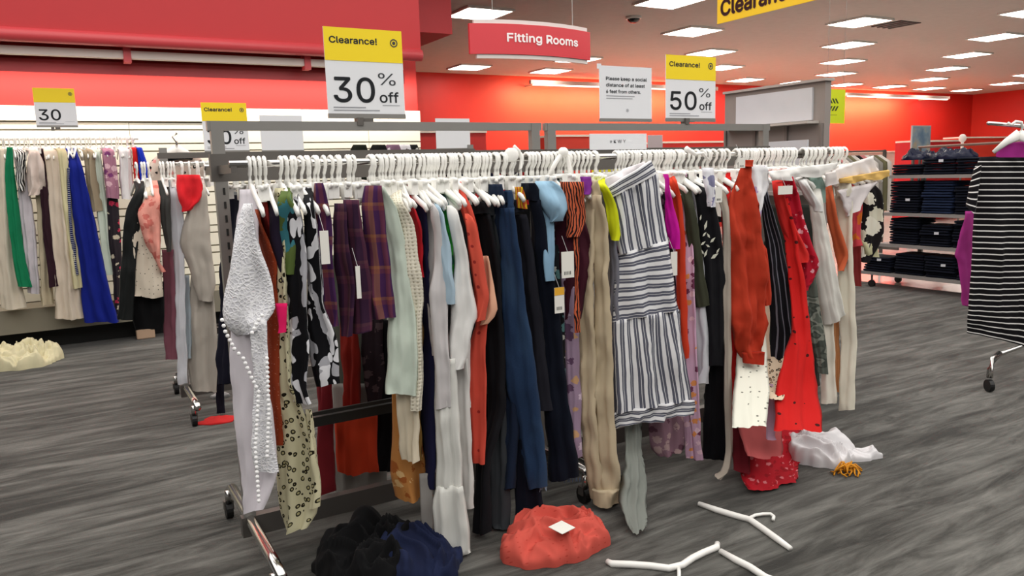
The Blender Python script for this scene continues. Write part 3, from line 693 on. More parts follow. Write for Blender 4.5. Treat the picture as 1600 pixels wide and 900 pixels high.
for (x, y, a, l) in [(1103, 352, 70, 14), (1101, 366, 40, 9), (1107, 368, 130, 10), (1099, 380, 30, 10), (1106, 384, 150, 9), (1103, 396, 60, 12), (1098, 394, 120, 8), (1114, 375, 35, 12), (1117, 400, 25, 16), (1122, 392, 50, 9), (1095, 340, 75, 8)]:
    c = onp(x, y, NP-.262); L = l/FPX*3.6; u = EX*math.cos(math.radians(a))+ZX*math.sin(math.radians(a)); v_ = np.cross(u, GX)
    m = MB(); i0 = 0
    for q in (c-u*L/2, c-u*.1*L-v_*L*.18, c+u*L/2, c-u*.1*L+v_*L*.18): m.v.append(q)
    for q in (c-u*L/2, c-u*.1*L-v_*L*.18, c+u*L/2, c-u*.1*L+v_*L*.18): m.v.append(q+GX*.002)
    m.f += [[i0, i0+1, i0+2, i0+3], [i0+7, i0+6, i0+5, i0+4], [i0, i0+4, i0+5, i0+1], [i0+1, i0+5, i0+6, i0+2], [i0+2, i0+6, i0+7, i0+3], [i0+3, i0+7, i0+4, i0]]
    m.build('embroidered_leaf', plain((198, 200, 184), .7), g)
garment('dress', 'dress', 'long black dress below the leaf embroidered blouse', P_(14, 14, 18), [(1108, 1134, 520), (1104, 1136, 580), (1099, 1137, 650), (1096, 1134, 717)], hx=1080, dl=.13, dr=.2, hang='top')
garment('cardigan', 'cardigan', 'long grey-beige cardigan edge curling in at its hem', P_(168, 158, 146), [(1128, 1140, 330), (1129, 1142, 430), (1131, 1143, 560), (1133, 1145, 660), (1134, 1146, 710), (1126, 1142, 735), (1117, 738, 1126, 752)], hx=1104, dl=.2, dr=.225, lean=.14)
g = garment('shirt', 'top', 'bright red top half hidden behind the rust blouse', P_(206, 30, 30), [(1126, 1142, 315), (1127, 1148, 345), (1130, 1150, 400), (1140, 1160, 520), (1143, 1160, 660)], hx=1128, dl=.15, dr=.2)
price_tag(g, 1118, 292, 1128, 316, NP, .25)
RUS = P_(184, 58, 36)
g = garment('rust_blouse', 'blouse', 'large rust red blouse with a gathered cuffed sleeve', RUS, [(1160, 1173, 252), (1152, 1175, 276), (1140, 1182, 310), (1134, 1192, 360), (1138, 1198, 430), (1141, 1198, 500), (1150, 1192, 545), (1160, 1195, 560)], hx=1164, dl=.2, dr=.26, lean=.06, body='body', amp=.014, k=60, crum=.018)
part(g, 'sleeve', [(1184, 1196, 385), (1187, 1201, 420), (1190, 1204, 450), (1191, 1205, 475)], RUS, dl=.265, dr=.285, th=.014)
part(g, 'cuff', [(1158, 1195, 550), (1161, 1194, 568)], P_(170, 46, 28), dl=.265, dr=.325, top=1, th=.014)
part(g, 'collar', [(1160, 1174, 250), (1158, 1176, 262)], RUS, dl=.22, dr=.27, top=1, th=.016)
price_tag(g, 1154, 247, 1164, 262, NP, .31)
garment('skirt', 'skirt', 'white dotted skirt below the rust blouse', cloth('dots', (226, 226, 212), (110, 110, 100), s=1.1), [(1152, 1196, 520), (1150, 1198, 570), (1147, 1199, 610), (1145, 1198, 667)], hx=1150, dl=.14, dr=.20, lean=.38, hang='clip', amp=.010)
garment('shirt', 'shirt', 'pale beige shirt placket beside the rust sleeve', P_(214, 190, 166), [(1186, 1200, 440), (1188, 1203, 500), (1190, 1203, 562)], hx=1160, dl=.19, dr=.22, hang=None)
garment('jacket', 'jacket', 'black pinstriped jacket sleeve right of the rust blouse', cloth('thin_v', (20, 20, 26), (120, 120, 132), s=26, rough=.8), [(1186, 1200, 305), (1190, 1208, 330), (1196, 1222, 380), (1201, 1234, 440), (1205, 1241, 500), (1204, 1247, 532), (1202, 1238, 585)], hx=1176, dl=.2, dr=.25, fan=True)
garment('shirt', 'top', 'pale leopard print top hem below the pinstriped sleeve', cloth('leopard', (216, 198, 172), (30, 24, 22), (180, 150, 120), s=1.3), [(1196, 1230, 540), (1199, 1232, 590), (1202, 1228, 622)], hx=1186, dl=.17, dr=.2, lean=.25, hang='clip')
garment('dress', 'dress', 'lilac strip of a dress hanging between dotted white and dotted red', P_(196, 160, 184), [(1196, 1208, 600), (1197, 1210, 660), (1199, 1208, 688)], hx=1180, dl=.30, dr=.34, lean=.16, hang=None)
REDD = cloth('dots', (196, 30, 28), (70, 20, 20), s=.75)
garment('dress', 'dress', 'long red dotted dress, largest red piece at the right', REDD, [(1216, 1232, 320), (1226, 1246, 380), (1234, 1258, 450), (1236, 1267, 520), (1216, 1275, 595), (1212, 1279, 640), (1211, 1283, 672)], hx=1202, dl=.17, dr=.235, lean=.36, amp=.010)
garment('tshirt', 'shirt', 'plain red short-sleeved top over the red dotted dress', P_(212, 46, 42), [(1208, 1222, 288), (1211, 1230, 320), (1221, 1246, 360), (1234, 1266, 400), (1242, 1262, 412)], hx=1206, dl=.2, dr=.25)
REDF = cloth('floral', (186, 26, 48), (232, 170, 180), (150, 14, 36), s=1.8)
g = garment('blouse', 'blouse', 'red and white floral blouse with a folded white tag', REDF, [(1216, 1240, 277), (1222, 1252, 320), (1236, 1264, 370), (1248, 1280, 416), (1252, 1272, 440), (1256, 1262, 456)], hx=1222, dl=.19, dr=.24)
price_tag(g, 1216, 291, 1238, 303, NP, .28, mark=False)
garment('tshirt', 'shirt', 'white short-sleeved top right of the red floral blouse', P_(226, 226, 224), [(1246, 1262, 284), (1254, 1276, 305), (1266, 1285, 322), (1270, 1284, 330)], hx=1240, dl=.2, dr=.24, th=.016)
garment('shirt', 'top', 'grey mint top above the white tunic', P_(150, 178, 168), [(1262, 1284, 276), (1270, 1290, 295), (1276, 1290, 318)], hx=1254, dl=.17, dr=.21)
garment('trousers', 'trousers', 'grey green camouflage trousers leg beside the red dotted dress', cloth('camo', (92, 98, 90), (70, 76, 70), (128, 132, 122), s=.9), [(1250, 1270, 400), (1256, 1278, 460), (1264, 1288, 520), (1274, 1293, 560), (1277, 1296, 584)], hx=1236, dl=.18, dr=.21, hang='clip', body='leg')
garment('tunic', 'tunic', 'off-white tunic with angled hem left of the orange top', P_(226, 224, 216), [(1262, 1284, 306), (1270, 1296, 370), (1276, 1308, 430), (1284, 1318, 480), (1288, 507, 1323, 493)], hx=1262, dl=.19, dr=.235)
garment('trousers', 'trousers', 'off-white straight trousers leg behind the tunic', P_(228, 222, 208), [(1276, 1300, 440), (1283, 1304, 520), (1284, 1307, 580), (1283, 1309, 631)], hx=1268, dl=.16, dr=.2, hang='clip', body='leg')
garment('trousers', 'trousers', 'tan trousers strip between two off-white trouser legs', P_(206, 146, 100), [(1298, 1312, 450), (1301, 1313, 540), (1304, 1313, 610)], hx=1276, dl=.15, dr=.17, hang='clip', body='leg')
garment('shirt', 'top', 'burnt orange top with a pointed side hem at the right end', P_(204, 98, 62), [(1290, 1302, 305), (1293, 1310, 340), (1300, 1320, 380), (1306, 1326, 400), (1310, 1316, 422)], hx=1284, dl=.19, dr=.24)
trousers('ivory wide trousers ending the front rack on the right', P_(232, 226, 208), [(1302, 1330, 284), (1304, 1331, 305)], [[(1304, 1332, 305), (1307, 1333, 380), (1309, 1334, 440), (1314, 1338, 530), (1312, 1336, 580), (1311, 1334, 641)]], 1302, dl=.19, dr=.25)
g = garment('printed_blouse', 'top', 'white printed top with yellow bands draped over the rack end', P_(232, 224, 220), [(1288, 272, 1366, 243), (1290, 292, 1374, 266)], hx=1306, dl=.24, dr=.22, th=.012, top=1, hem=0, hang='top')
part(g, 'yellow_band', [(1312, 279, 1389, 265), (1313, 288, 1389, 277)], P_(232, 190, 110), dl=.255, dr=.235, top=1, th=.012, label='yellow and pink band')
part(g, 'lower_panel', [(1308, 298, 1372, 284), (1316, 312, 1362, 296), (1326, 340, 1340, 325)], P_(228, 220, 220), dl=.25, dr=.235, top=1)
BWF = cloth('floral', (24, 20, 22), (226, 222, 206), (214, 210, 190), s=.55)
g = garment('blouse', 'blouse', 'black blouse with large white flowers at the right end', BWF, [(1346, 1376, 298), (1347, 1380, 325), (1345, 1380, 355), (1344, 1374, 380), (1342, 1358, 410)], hx=1318, dl=.06, dr=.1, hang='top')
part(g, 'lining', [(1344, 1372, 376), (1350, 1372, 400)], P_(190, 186, 150), dl=.07, dr=.09)
garment('shirt', 'top', 'pink and orange top beside the black flowered blouse', cloth('floral', (206, 70, 80), (220, 110, 40), s=.6), [(1328, 1348, 310), (1328, 1346, 350), (1334, 1344, 385)], hx=1312, dl=.08, dr=.12)
garment('trousers', 'trousers', 'dark red patterned trousers hanging past the rack end', cloth('floral', (120, 40, 40), (60, 30, 30), s=1), [(1330, 1346, 380), (1332, 1346, 420), (1330, 1346, 448)], hx=1314, dl=.05, dr=.08, hang=None)
garment('skirt', 'skirt', 'red lace skirt with scalloped hem, lowest at the right of the front rack', cloth('floral', (176, 24, 38), (214, 120, 126), (150, 18, 30), s=1.6), [(1150, 1246, 560), (1148, 1250, 660), (1150, 1251, 720), (1170, 1250, 766)], hx=1214, dl=.02, dr=.05, lean=.44, hang='clip', amp=.010)
garment('skirt', 'skirt', 'dusty coral skirt between dotted white skirt and red lace hem', P_(190, 92, 92), [(1150, 1214, 560), (1152, 1220, 660), (1168, 1222, 714)], hx=1180, dl=.07, dr=.10, lean=.38, hang='clip', amp=.008)
garment('dress', 'dress', 'dark maroon dress hem beside the grey-beige cardigan', P_(96, 18, 28), [(1140, 1170, 560), (1143, 1172, 660), (1148, 1172, 735)], hx=1150, dl=.0, dr=.03, lean=.36, hang='clip', amp=.012)
# white things draped across the hangers
g = garment('blouse', 'blouse', 'sheer white blouse crumpled across hangers above the striped dress', P_(236, 230, 232), [(940, 280, 1006, 252), (944, 298, 1012, 262)], hx=955, dl=.17, dr=.19, crum=.02, th=.012, hang=None)
g = garment('blouse', 'blouse', 'white blouse with pinkish print bunched right of the rust collar', cloth('floral', (232, 232, 234), (190, 170, 210), (240, 240, 240), s=1), [(1170, 1200, 258), (1166, 1204, 290), (1170, 1192, 320), (1178, 1188, 345)], hx=1186, dl=.21, dr=.24, crum=.016)
garment('camisole', 'top', 'white camisole with a blue cup bunched among the hangers', cloth('floral', (226, 226, 232), (130, 130, 160), s=.8), [(1096, 1116, 262), (1098, 1118, 285), (1104, 1117, 302), (1108, 1114, 322)], hx=1098, dl=.22, dr=.25, hang=None, crum=.014)
garment('blouse', 'blouse', 'white blouse stretched sideways over hangers at the right', P_(236, 234, 230), [(1196, 268, 1310, 254), (1200, 284, 1306, 272)], hx=1240, dl=.22, dr=.225, crum=.018, hang=None)

# --- far side of the front racks, seen through the gaps
FAR = [
 ('grey green dress hanging on the far side, seen under the plaid tops', P_(104, 108, 98), [(512, 608, 400), (508, 604, 520), (510, 600, 640), (512, 598, 695)], 556, 'dress'),
 ('rust red dress on the far side behind the palm leaf blouse', P_(140, 36, 26), [(534, 556, 480), (538, 556, 560), (542, 558, 640)], 530, 'dress'),
 ('orange red skirt on the far side low behind the middle rail', P_(206, 66, 36), [(522, 590, 640), (524, 590, 700), (526, 592, 738)], 580, 'skirt'),
 ('dark patterned top on the far side left of the mint tunic', cloth('floral', (50, 40, 46), (96, 80, 84), s=1.2), [(564, 598, 480), (568, 600, 560), (572, 602, 640)], 596, 'top'),
 ('black trousers on the far side beside the orange skirt', P_(16, 16, 18), [(586, 612, 500), (590, 612, 640), (590, 610, 735)], 606, 'trousers'),
 ('dark red striped scarf on the far side right of the leopard dress', P_(130, 36, 44), [(492, 512, 500), (496, 516, 640), (498, 518, 770)], 506, 'scarf'),
 ('pale grey dress lowest behind the orange red skirt', P_(150, 146, 140), [(516, 606, 600), (516, 606, 700), (518, 604, 768)], 622, 'dress'),
 ('white blouse on the far side behind the lace maxi dress', P_(180, 182, 184), [(355, 395, 300), (352, 398, 330)], 366, 'blouse'),
 ('dark navy dress on the far side left of the lace maxi dress', P_(22, 22, 36), [(346, 374, 305), (348, 372, 360), (350, 364, 440), (350, 360, 600)], 364, 'dress'),
 ('black dress on the far side behind the dark jeans', P_(16, 16, 18), [(740, 900, 320), (742, 900, 500), (744, 902, 700)], 820, 'dress'),
 ('black skirt on the far side under the striped dress', cloth('floral', (26, 20, 26), (90, 60, 80), s=1), [(962, 1062, 300), (964, 1062, 500), (968, 1060, 668)], 1012, 'skirt'),
 ('dark grey coat on the far side behind the grey shirt', P_(34, 32, 34), [(650, 760, 320), (650, 760, 560), (652, 758, 740)], 700, 'coat'),
 ('dark green coat on the far side behind the red dresses', P_(36, 38, 34), [(1130, 1286, 320), (1140, 1284, 500), (1146, 1280, 640)], 1250, 'coat'),
]
OFF = [-.10, .02, .10, .05, .07, .12, -.03, 0, .02, .0, .0, .0, .0]
for fi, (lab, mt, rows, hx, cat) in enumerate(FAR):
    fo = OFF[fi]
    garment(cat, cat, lab, mt, rows, hx=hx, P=FP, dl=-.05+fo, dr=.05+fo, th=.018, hang='clip', amp=.010, short=' '.join(lab.split()[:10]))
# brightly tied hanger collars: many more hangers than visible clothes
CL = [((444, 560, 12), 'above the purple plaid tops'), ((575, 700, 7), 'over the mint tunic and grey shirt'), ((700, 800, 6), 'over the coral shirt and blue jeans'), ((822, 914, 6), 'over the navy jeans and tiger collar'),
      ((962, 1052, 5), 'over the striped dress'), ((1062, 1140, 9), 'over the black embroidered blouse'), ((1150, 1236, 6), 'over the pinstriped jacket'), ((1258, 1314, 7), 'at the right end over the ivory trousers')]
for (a_, b_, c_), wh in CL:
    for x in range(a_, b_, c_):
        T = onp(x+random.uniform(-2, 2), 246, NP); hanger('top' if random.random() < (.0 if a_ == 444 else .32) else 'clip', W(tp(T)[0], NP, BZ), random.uniform(-.25, .25), 'spare white hanger on the near bar ' + wh, 'spare hangers ' + wh)
GH2 = 'white plastic hanger on the far bar, seen beneath the lower rail'
for x in list(range(352, 560, 13)) + list(range(560, 745, 14)) + list(range(934, 1000, 7)) + list(range(1075, 1130, 8)):
    T = onp(x, 256, FP); hanger('clip', W(tp(T)[0], FP, BZ), random.uniform(-.1, .1), GH2, 'hangers on the far bar')

# --- rack behind, towards the left wall
LP = 5.28-.26; LZ = 1.55
def lg(name, cat, label, mat, rows, hang='top', **k): return garment(name, cat, label, mat, rows, P=LP, dl=k.pop('dl', .1), dr=k.pop('dr', .16), zb=LZ, hang=hang, **k)
lg('jacket', 'jacket', 'long black leather look jacket at the left end of the rear rack', P_(26, 28, 28, rough=.5), [(212, 226, 296), (198, 220, 330), (190, 214, 390), (187, 212, 440), (186, 204, 500)], dl=.14, dr=.18)
lg('blouse', 'blouse', 'cream blouse with small black marks on the rear rack', cloth('dots', (214, 202, 184), (50, 44, 40), s=2), [(216, 240, 302), (210, 248, 340), (200, 250, 378), (208, 253, 420), (208, 254, 464)], dl=.15, dr=.2)
lg('blouse', 'blouse', 'salmon pink ruffled blouse over the black-marked cream blouse', cloth('floral', (222, 150, 136), (200, 110, 100), s=1.2), [(226, 250, 308), (216, 250, 332), (224, 252, 370), (236, 253, 405), (247, 254, 424)], dl=.2, dr=.23, crum=.016)
lg('skirt', 'skirt', 'black skirt hanging below the cream blouse', P_(10, 10, 12), [(208, 256, 440), (206, 258, 490), (212, 254, 515)], hang='clip')
lg('shirt', 'top', 'charcoal top right of the salmon blouse', P_(62, 62, 60), [(248, 266, 312), (252, 268, 350), (262, 270, 392)], dl=.18, dr=.2)
lg('trousers', 'trousers', 'dusty mauve trousers hanging low on the rear rack', P_(120, 72, 84), [(253, 270, 390), (256, 272, 450), (258, 275, 520), (261, 276, 562)], hang='clip', body='leg')
lg('dress', 'dress', 'long white dress right of the mauve trousers', P_(200, 200, 206), [(262, 284, 304), (270, 288, 380), (274, 290, 480), (278, 293, 600)], dl=.14, dr=.17)
lg('tunic', 'tunic', 'beige grey tunic with a pointed hem beside the rack post', P_(178, 170, 160), [(304, 322, 296), (292, 326, 330), (280, 330, 380), (296, 335, 420), (302, 337, 446), (312, 330, 470)], dl=.17, dr=.21, th=.02)
lg('dress', 'dress', 'long beige dress hem below the beige grey tunic', P_(176, 168, 158), [(300, 332, 420), (293, 338, 500), (291, 340, 560), (300, 338, 612)], dl=.12, dr=.17, hang='clip', amp=.014)
lg('shirt', 'top', 'bright red top bundled on the rear rack near the post', P_(226, 40, 48), [(276, 312, 273), (275, 318, 292), (280, 314, 312), (288, 296, 330)], dl=.2, dr=.22, crum=.022, th=.03, hang=None)
lg('dress', 'dress', 'pale blue dress strip between white and beige dresses', P_(168, 180, 188), [(282, 296, 430), (284, 298, 500), (286, 300, 560)], dl=.1, dr=.13, hang='clip')
lg('dress', 'dress', 'dark navy dress just left of the front rack post', P_(22, 22, 34), [(326, 350, 560), (338, 350, 600), (340, 352, 650)], dl=.05, dr=.08, hang='clip')
g = lg('blouse', 'blouse', 'black edged blouse with pink roses facing out on a hanger', cloth('floral', (220, 200, 186), (226, 150, 144), (40, 34, 34), (232, 214, 200), s=1.9), [(250, 304, 240), (236, 318, 252), (230, 322, 272), (236, 318, 300)], dl=-.52, dr=-.5, hang=None, th=.02)
part(g, 'black_neckline', [(250, 304, 240), (256, 300, 250)], P_(20, 20, 22), P=LP, dl=-.49, dr=-.47, th=.02, top=1)
hr = onp(276, 232, 5.6); e = empty('hanger', hr, 'wide white hanger holding the rose print blouse', 'hanger')
MB().tube([hr, onp(262, 240, 5.6), onp(248, 250, 5.6)], [.03, .022, .012], 8, flat=.5).tube([hr, onp(292, 240, 5.6), onp(306, 250, 5.6)], [.03, .022, .012], 8, flat=.5).build('shoulder_bar', HW_, e, smooth=True)
MB().tube([hr, onp(276, 222, 5.6), onp(270, 214, 5.6), onp(276, 208, 5.6)], .008, 8).build('hook', CHROME, e, smooth=True)
for x in (262, 272, 284, 296, 318, 326):
    T = onp(x, 262, LP); hanger('clip', W(tp(T)[0], LP, LZ), random.uniform(-.2, .2), 'white plastic hanger on the rear rack near the left wall', 'hangers on the rear rack')
for i, x in enumerate((560, 590, 612, 628, 640)):
    garment('shirt', 'top', ['dark top poking above the lower rail, left of the mauve print one', 'black top poking above the lower rail under the big sign', 'mauve printed top poking above the lower rail', 'white printed top poking above the lower rail', 'black speckled top poking above the lower rail'][i],
            [P_(24, 28, 20), P_(20, 20, 20), cloth('floral', (120, 90, 110), (220, 210, 214), s=1.5), cloth('floral', (220, 216, 220), (80, 60, 70), s=1.5), cloth('floral', (30, 30, 30), (200, 200, 190), s=1.5)][i],
            [(x-8, x+12, 226), (x-14, x+16, 240), (x-14, x+18, 300)], P=5.28+.9, dl=0, dr=.05, zb=1.62, hang=None)

# --- clothes along the left wall
WPn = 7.9; WZ = 1.86
bar = empty('wall_hang_rail', W(.2, WPn, WZ), 'white hang rail fixed along the left slatwall', 'hang rail')
MB().tube([W(-1.6, WPn, WZ), W(.66, WPn, WZ)], .014, 10).build('bar', plain((235, 232, 226), .3), bar, smooth=True)
for tt in (-1.55, -.45, .62): MB().box(tt-.012, tt+.012, WPn, PW-.04, WZ-.02, WZ+.02).build('bracket', plain((235, 232, 226), .3), bar)
def wg(name, cat, label, mat, rows, hang='top', **k): return garment(name, cat, label, mat, rows, P=WPn, dl=k.pop('dl', .12), dr=k.pop('dr', .16), zb=WZ, hang=hang, th=.03, amp=.016, **k)
wg('dress', 'dress', 'cream dress cut by the left frame edge', P_(214, 204, 186), [(-14, 14, 232), (-12, 22, 330), (-4, 30, 420), (2, 40, 482)])
wg('dress', 'dress', 'emerald green dress with short sleeves on the left wall', P_(20, 118, 78), [(10, 20, 230), (8, 22, 270), (10, 26, 305), (20, 38, 400), (28, 50, 448)], dl=.2, dr=.22)
wg('shirt', 'top', 'black and white zebra striped top beside the green dress', cloth('tiger', (30, 30, 30), (220, 220, 216), s=.8), [(27, 40, 240), (24, 40, 270), (30, 40, 298)], dl=.2, dr=.2)
wg('dress', 'dress', 'grey lilac dress with fringed edge left of the khaki one', P_(196, 190, 196), [(28, 44, 290), (36, 54, 360), (40, 60, 420), (44, 62, 458)], dl=.14, dr=.17)
wg('blouse', 'blouse', 'pale puffed blouse gathered at the waist on the left wall', P_(216, 200, 190), [(44, 62, 238), (40, 70, 262), (42, 72, 290), (44, 60, 306)], dl=.22, dr=.24, crum=.02)
wg('dress', 'dress', 'khaki cream dress behind the puffed blouse', P_(188, 176, 150), [(56, 72, 300), (60, 76, 360), (64, 80, 430), (64, 84, 476)], dl=.12, dr=.15)
wg('dress', 'dress', 'dark plum dress with narrow skirt on the left wall', P_(46, 24, 34), [(62, 74, 285), (68, 80, 360), (74, 88, 420), (76, 92, 448)], dl=.18, dr=.2)
wg('dress', 'dress', 'ivory pleated maxi dress left of the pale yellow one', P_(214, 200, 182), [(70, 96, 242), (78, 106, 330), (84, 118, 410), (86, 126, 460), (86, 134, 498)], dl=.16, dr=.2)
wg('dress', 'dress', 'pale yellow narrow dress left of the royal blue maxi', P_(206, 198, 158), [(90, 104, 238), (98, 114, 320), (108, 124, 400), (114, 130, 450)], dl=.21, dr=.22)
g = wg('maxi_dress', 'dress', 'long royal blue maxi dress, brightest on the left wall', P_(20, 34, 128), [(108, 128, 258), (108, 136, 290), (114, 150, 350), (122, 164, 420), (128, 176, 470), (132, 186, 503)], dl=.22, dr=.25, amp=None) if False else wg('maxi_dress', 'dress', 'long royal blue maxi dress, brightest on the left wall', P_(20, 34, 128), [(108, 128, 258), (108, 136, 290), (114, 150, 350), (122, 164, 420), (128, 176, 470), (132, 186, 503)], dl=.22, dr=.25)
part(g, 'piped_edge', [(104, 108, 262), (107, 111, 340), (114, 118, 400), (120, 123, 430)], cloth('thin_h', (24, 30, 80), (220, 220, 220), s=60), P=WPn, dl=.25, dr=.26, nc=4, label='white dashed piping')
wg('dress', 'dress', 'taupe dress behind the royal blue maxi', P_(160, 146, 122), [(128, 146, 238), (134, 152, 280), (140, 160, 330)], dl=.14, dr=.17)
wg('dress', 'dress', 'pale mint dress right of the taupe dress', P_(196, 206, 192), [(140, 158, 240), (148, 166, 310), (160, 172, 380), (166, 178, 430)], dl=.12, dr=.15)
wg('blouse', 'blouse', 'purple and pink floral blouse on the left wall', cloth('floral', (170, 120, 140), (120, 60, 110), (220, 180, 190), s=1), [(160, 178, 236), (162, 184, 270), (166, 186, 310)], dl=.18, dr=.2)
wg('dress', 'dress', 'dark floral dress hanging to knee height left of the black jacket', cloth('floral', (40, 34, 40), (190, 180, 160), (190, 50, 80), s=1), [(166, 182, 300), (168, 188, 360), (176, 190, 430), (182, 190, 490)], dl=.12, dr=.15)
wg('blouse', 'blouse', 'white blouse near the end of the wall rail', P_(226, 222, 222), [(186, 204, 236), (186, 208, 280), (190, 206, 312)], dl=.16, dr=.18)
wg('shirt', 'top', 'scarlet top next to the cobalt top on the wall rail', P_(214, 34, 34), [(206, 214, 232), (208, 220, 262), (210, 224, 292)], dl=.18, dr=.19)
wg('shirt', 'top', 'cobalt blue top at the right end of the wall rail', P_(22, 50, 180), [(214, 222, 232), (216, 232, 262), (220, 238, 290)], dl=.2, dr=.21)
for x in range(4, 212, 8):
    T = onp(x, 205, WPn); hanger('top' if x % 3 else 'clip', W(tp(T)[0], WPn, WZ), random.uniform(-.2, .2), 'white hanger in the row on the left wall rail', 'hangers on the left wall rail')

# ================================================================== SIGNS
YEL = plain((244, 214, 10), .5, name='yellow_print', var=0); WSG = plain((226, 228, 232), .5, name='white_sign_card', var=0); DK = plain((48, 52, 58), .6, name='dark_print', var=0); DKL = plain((150, 152, 158), .6, var=0)
def bullseye(cx, cz, r, p, parent, mat):
    m = MB(); n = 24; c = W(cx, p, cz)
    for (a, b) in ((1.0, .72), (.42, 0)):
        i0 = len(m.v)
        for i in range(n):
            th = 2*math.pi*i/n; u = EX*math.cos(th)+ZX*math.sin(th); m.v += [c+u*r*a, c+u*r*max(b, .001)]
        for i in range(n): j = (i+1) % n; m.f.append([i0+2*i, i0+2*j, i0+2*j+1, i0+2*i+1])
    return m.build('round_logo', mat, parent)
def sale_sign(x0, y0, x1, y1, P, num, label, bare=False, group=None, drop=0):
    A = onp(x0, y0, P); B = onp(x1, y1, P); ta, tb = tp(A)[0], tp(B)[0]; zb_, zt_ = B[2], A[2]; w_ = tb-ta; h = zt_-zb_
    e = empty('clearance_sign', W((ta+tb)/2, P, zb_), label, 'sign', group)
    MB().box(ta, tb, P-.002, P+.002, zb_, zt_).build('card', WSG, e)
    MB().box(ta, tb, P-.0035, P-.002, zt_-h*.375, zt_).build('yellow_header', YEL, e)
    f = P-.0045
    if not bare: text('Clearance!', h*.138, lambda x, y: W(ta+w_*.065+x, f, zt_-h*.175+y), DK, e, bold=.001, fit=w_*.60)
    bullseye(ta+w_*.89, zt_-h*.145, w_*.05, f, e, DK)
    f2 = P-.003
    text(num, h*.55, lambda x, y: W(ta+w_*.085+x*1.0, f2, zb_+h*.155+y), DK, e, name='number', bold=.002, fit=w_*.52)
    if not bare:
        text('%', h*.27, lambda x, y: W(ta+w_*.66+x, f2, zb_+h*.36+y), DK, e, name='percent_mark', fit=w_*.23)
        text('off', h*.23, lambda x, y: W(ta+w_*.67+x, f2, zb_+h*.155+y), DK, e, bold=.001, fit=w_*.25)
    m = MB()
    m.box(ta+w_*.07, ta+w_*.48, f2-.0003, f2, zb_+h*.085, zb_+h*.097).box(ta+w_*.07, ta+w_*.66, f2-.0003, f2, zb_+h*.052, zb_+h*.064).box(ta+w_*.70, ta+w_*.93, f2-.0003, f2, zb_+h*.118, zb_+h*.124)
    m.build('small_print', DKL, e)
    MB().box(ta, tb, P-.006, P+.006, zb_-.012, zb_+.006).build('card_holder', STEEL, e)
    if drop: MB().box((ta+tb)/2-.02, (ta+tb)/2+.02, P-.008, P+.008, zb_-drop, zb_-.012).box((ta+tb)/2-.05, (ta+tb)/2-.025, P-.02, P+.02, zb_-drop-.01, zb_-drop+.02).build('clamp', STEELD, e)
    return e
sale_sign(504, 41, 633, 181, RP, '30', 'large yellow and white 30% off clearance sign above the front rack', drop=.03)
sale_sign(1040, 85, 1117, 187, RP, '50', 'yellow and white 50% off clearance sign above the right rack', drop=.015)
sale_sign(313, 160, 390, 236, 5.28, '30', '30% off clearance sign seen behind the front rack frame', drop=.02)
e = sale_sign(50, 137, 122, 197, WPn-.1, '30', 'small 30 sign with yellow top over the left wall clothes', drop=.03, bare=True)
def plain_sign(x0, y0, x1, y1, P, label, lines=(), size=.12, lx=.08, ly=.72, foot=True, mat=None, name='paper_sign', cat='sign'):
    A = onp(x0, y0, P); B = onp(x1, y1, P); ta, tb = tp(A)[0], tp(B)[0]; zb_, zt_ = B[2], A[2]; w_ = tb-ta; h = zt_-zb_
    e = empty(name, W((ta+tb)/2, P, zb_), label, cat)
    MB().box(ta, tb, P-.002, P+.002, zb_, zt_).build('card', mat or WSG, e)
    for i, l in enumerate(lines): text(l, h*size, lambda x, y: W(ta+w_*lx+x, P-.003, zt_-h*(1-ly)-i*h*size*1.02+y), DK, e, bold=.0006, fit=w_*(.78, .74, .66)[i])
    if foot: MB().box(ta, tb, P-.006, P+.006, zb_-.012, zb_+.004).build('card_holder', STEEL, e)
    return e, ta, tb, zb_, zt_
e, ta, tb, zb_, zt_ = plain_sign(936, 102, 1018, 187, RP, 'white social distance notice above the right rack', ('Please keep a social', 'distance of at least', '6 feet from others.'), .118, .12, .735)
w_, h = tb-ta, zt_-zb_
MB().box(ta+w_*.12, ta+w_*.66, RP-.0033, RP-.003, zb_+h*.435, zb_+h*.447).box(ta+w_*.12, ta+w_*.62, RP-.0033, RP-.003, zb_+h*.39, zb_+h*.402).build('small_print', DKL, e)
bullseye(ta+w_*.52, zb_+h*.17, h*.032, RP-.003, e, DKL)
m = MB(); a = W(ta, RP, zt_); m.xbox(a+EX*.0+ZX*-.004, EX*.012, GX*.001, ZX*.012); m.build('curled_corner', WSG, e)
plain_sign(405, 180, 475, 235, 5.28, 'blank grey-white notice on the rear rack, right of the 30% sign')[0]
plain_sign(680, 185, 735, 232, 5.28, 'small white notice on the rear rack under the fitting rooms sign', foot=True)
e, ta, tb, zb_, zt_ = plain_sign(921, 209, 1010, 233, RP-.02, 'handwritten white card standing on the lower rail', foot=False)
h = zt_-zb_
text('\u01dd K W Y', h*.40, lambda x, y: W(ta+(tb-ta)*.34+x, RP-.024, zb_+h*.42+y), DK, e, name='handwriting', fit=(tb-ta)*.28)
plain_sign(1012, 211, 1035, 233, RP+.3, 'pinkish white card behind the handwritten card', foot=False, mat=plain((206, 190, 192)))
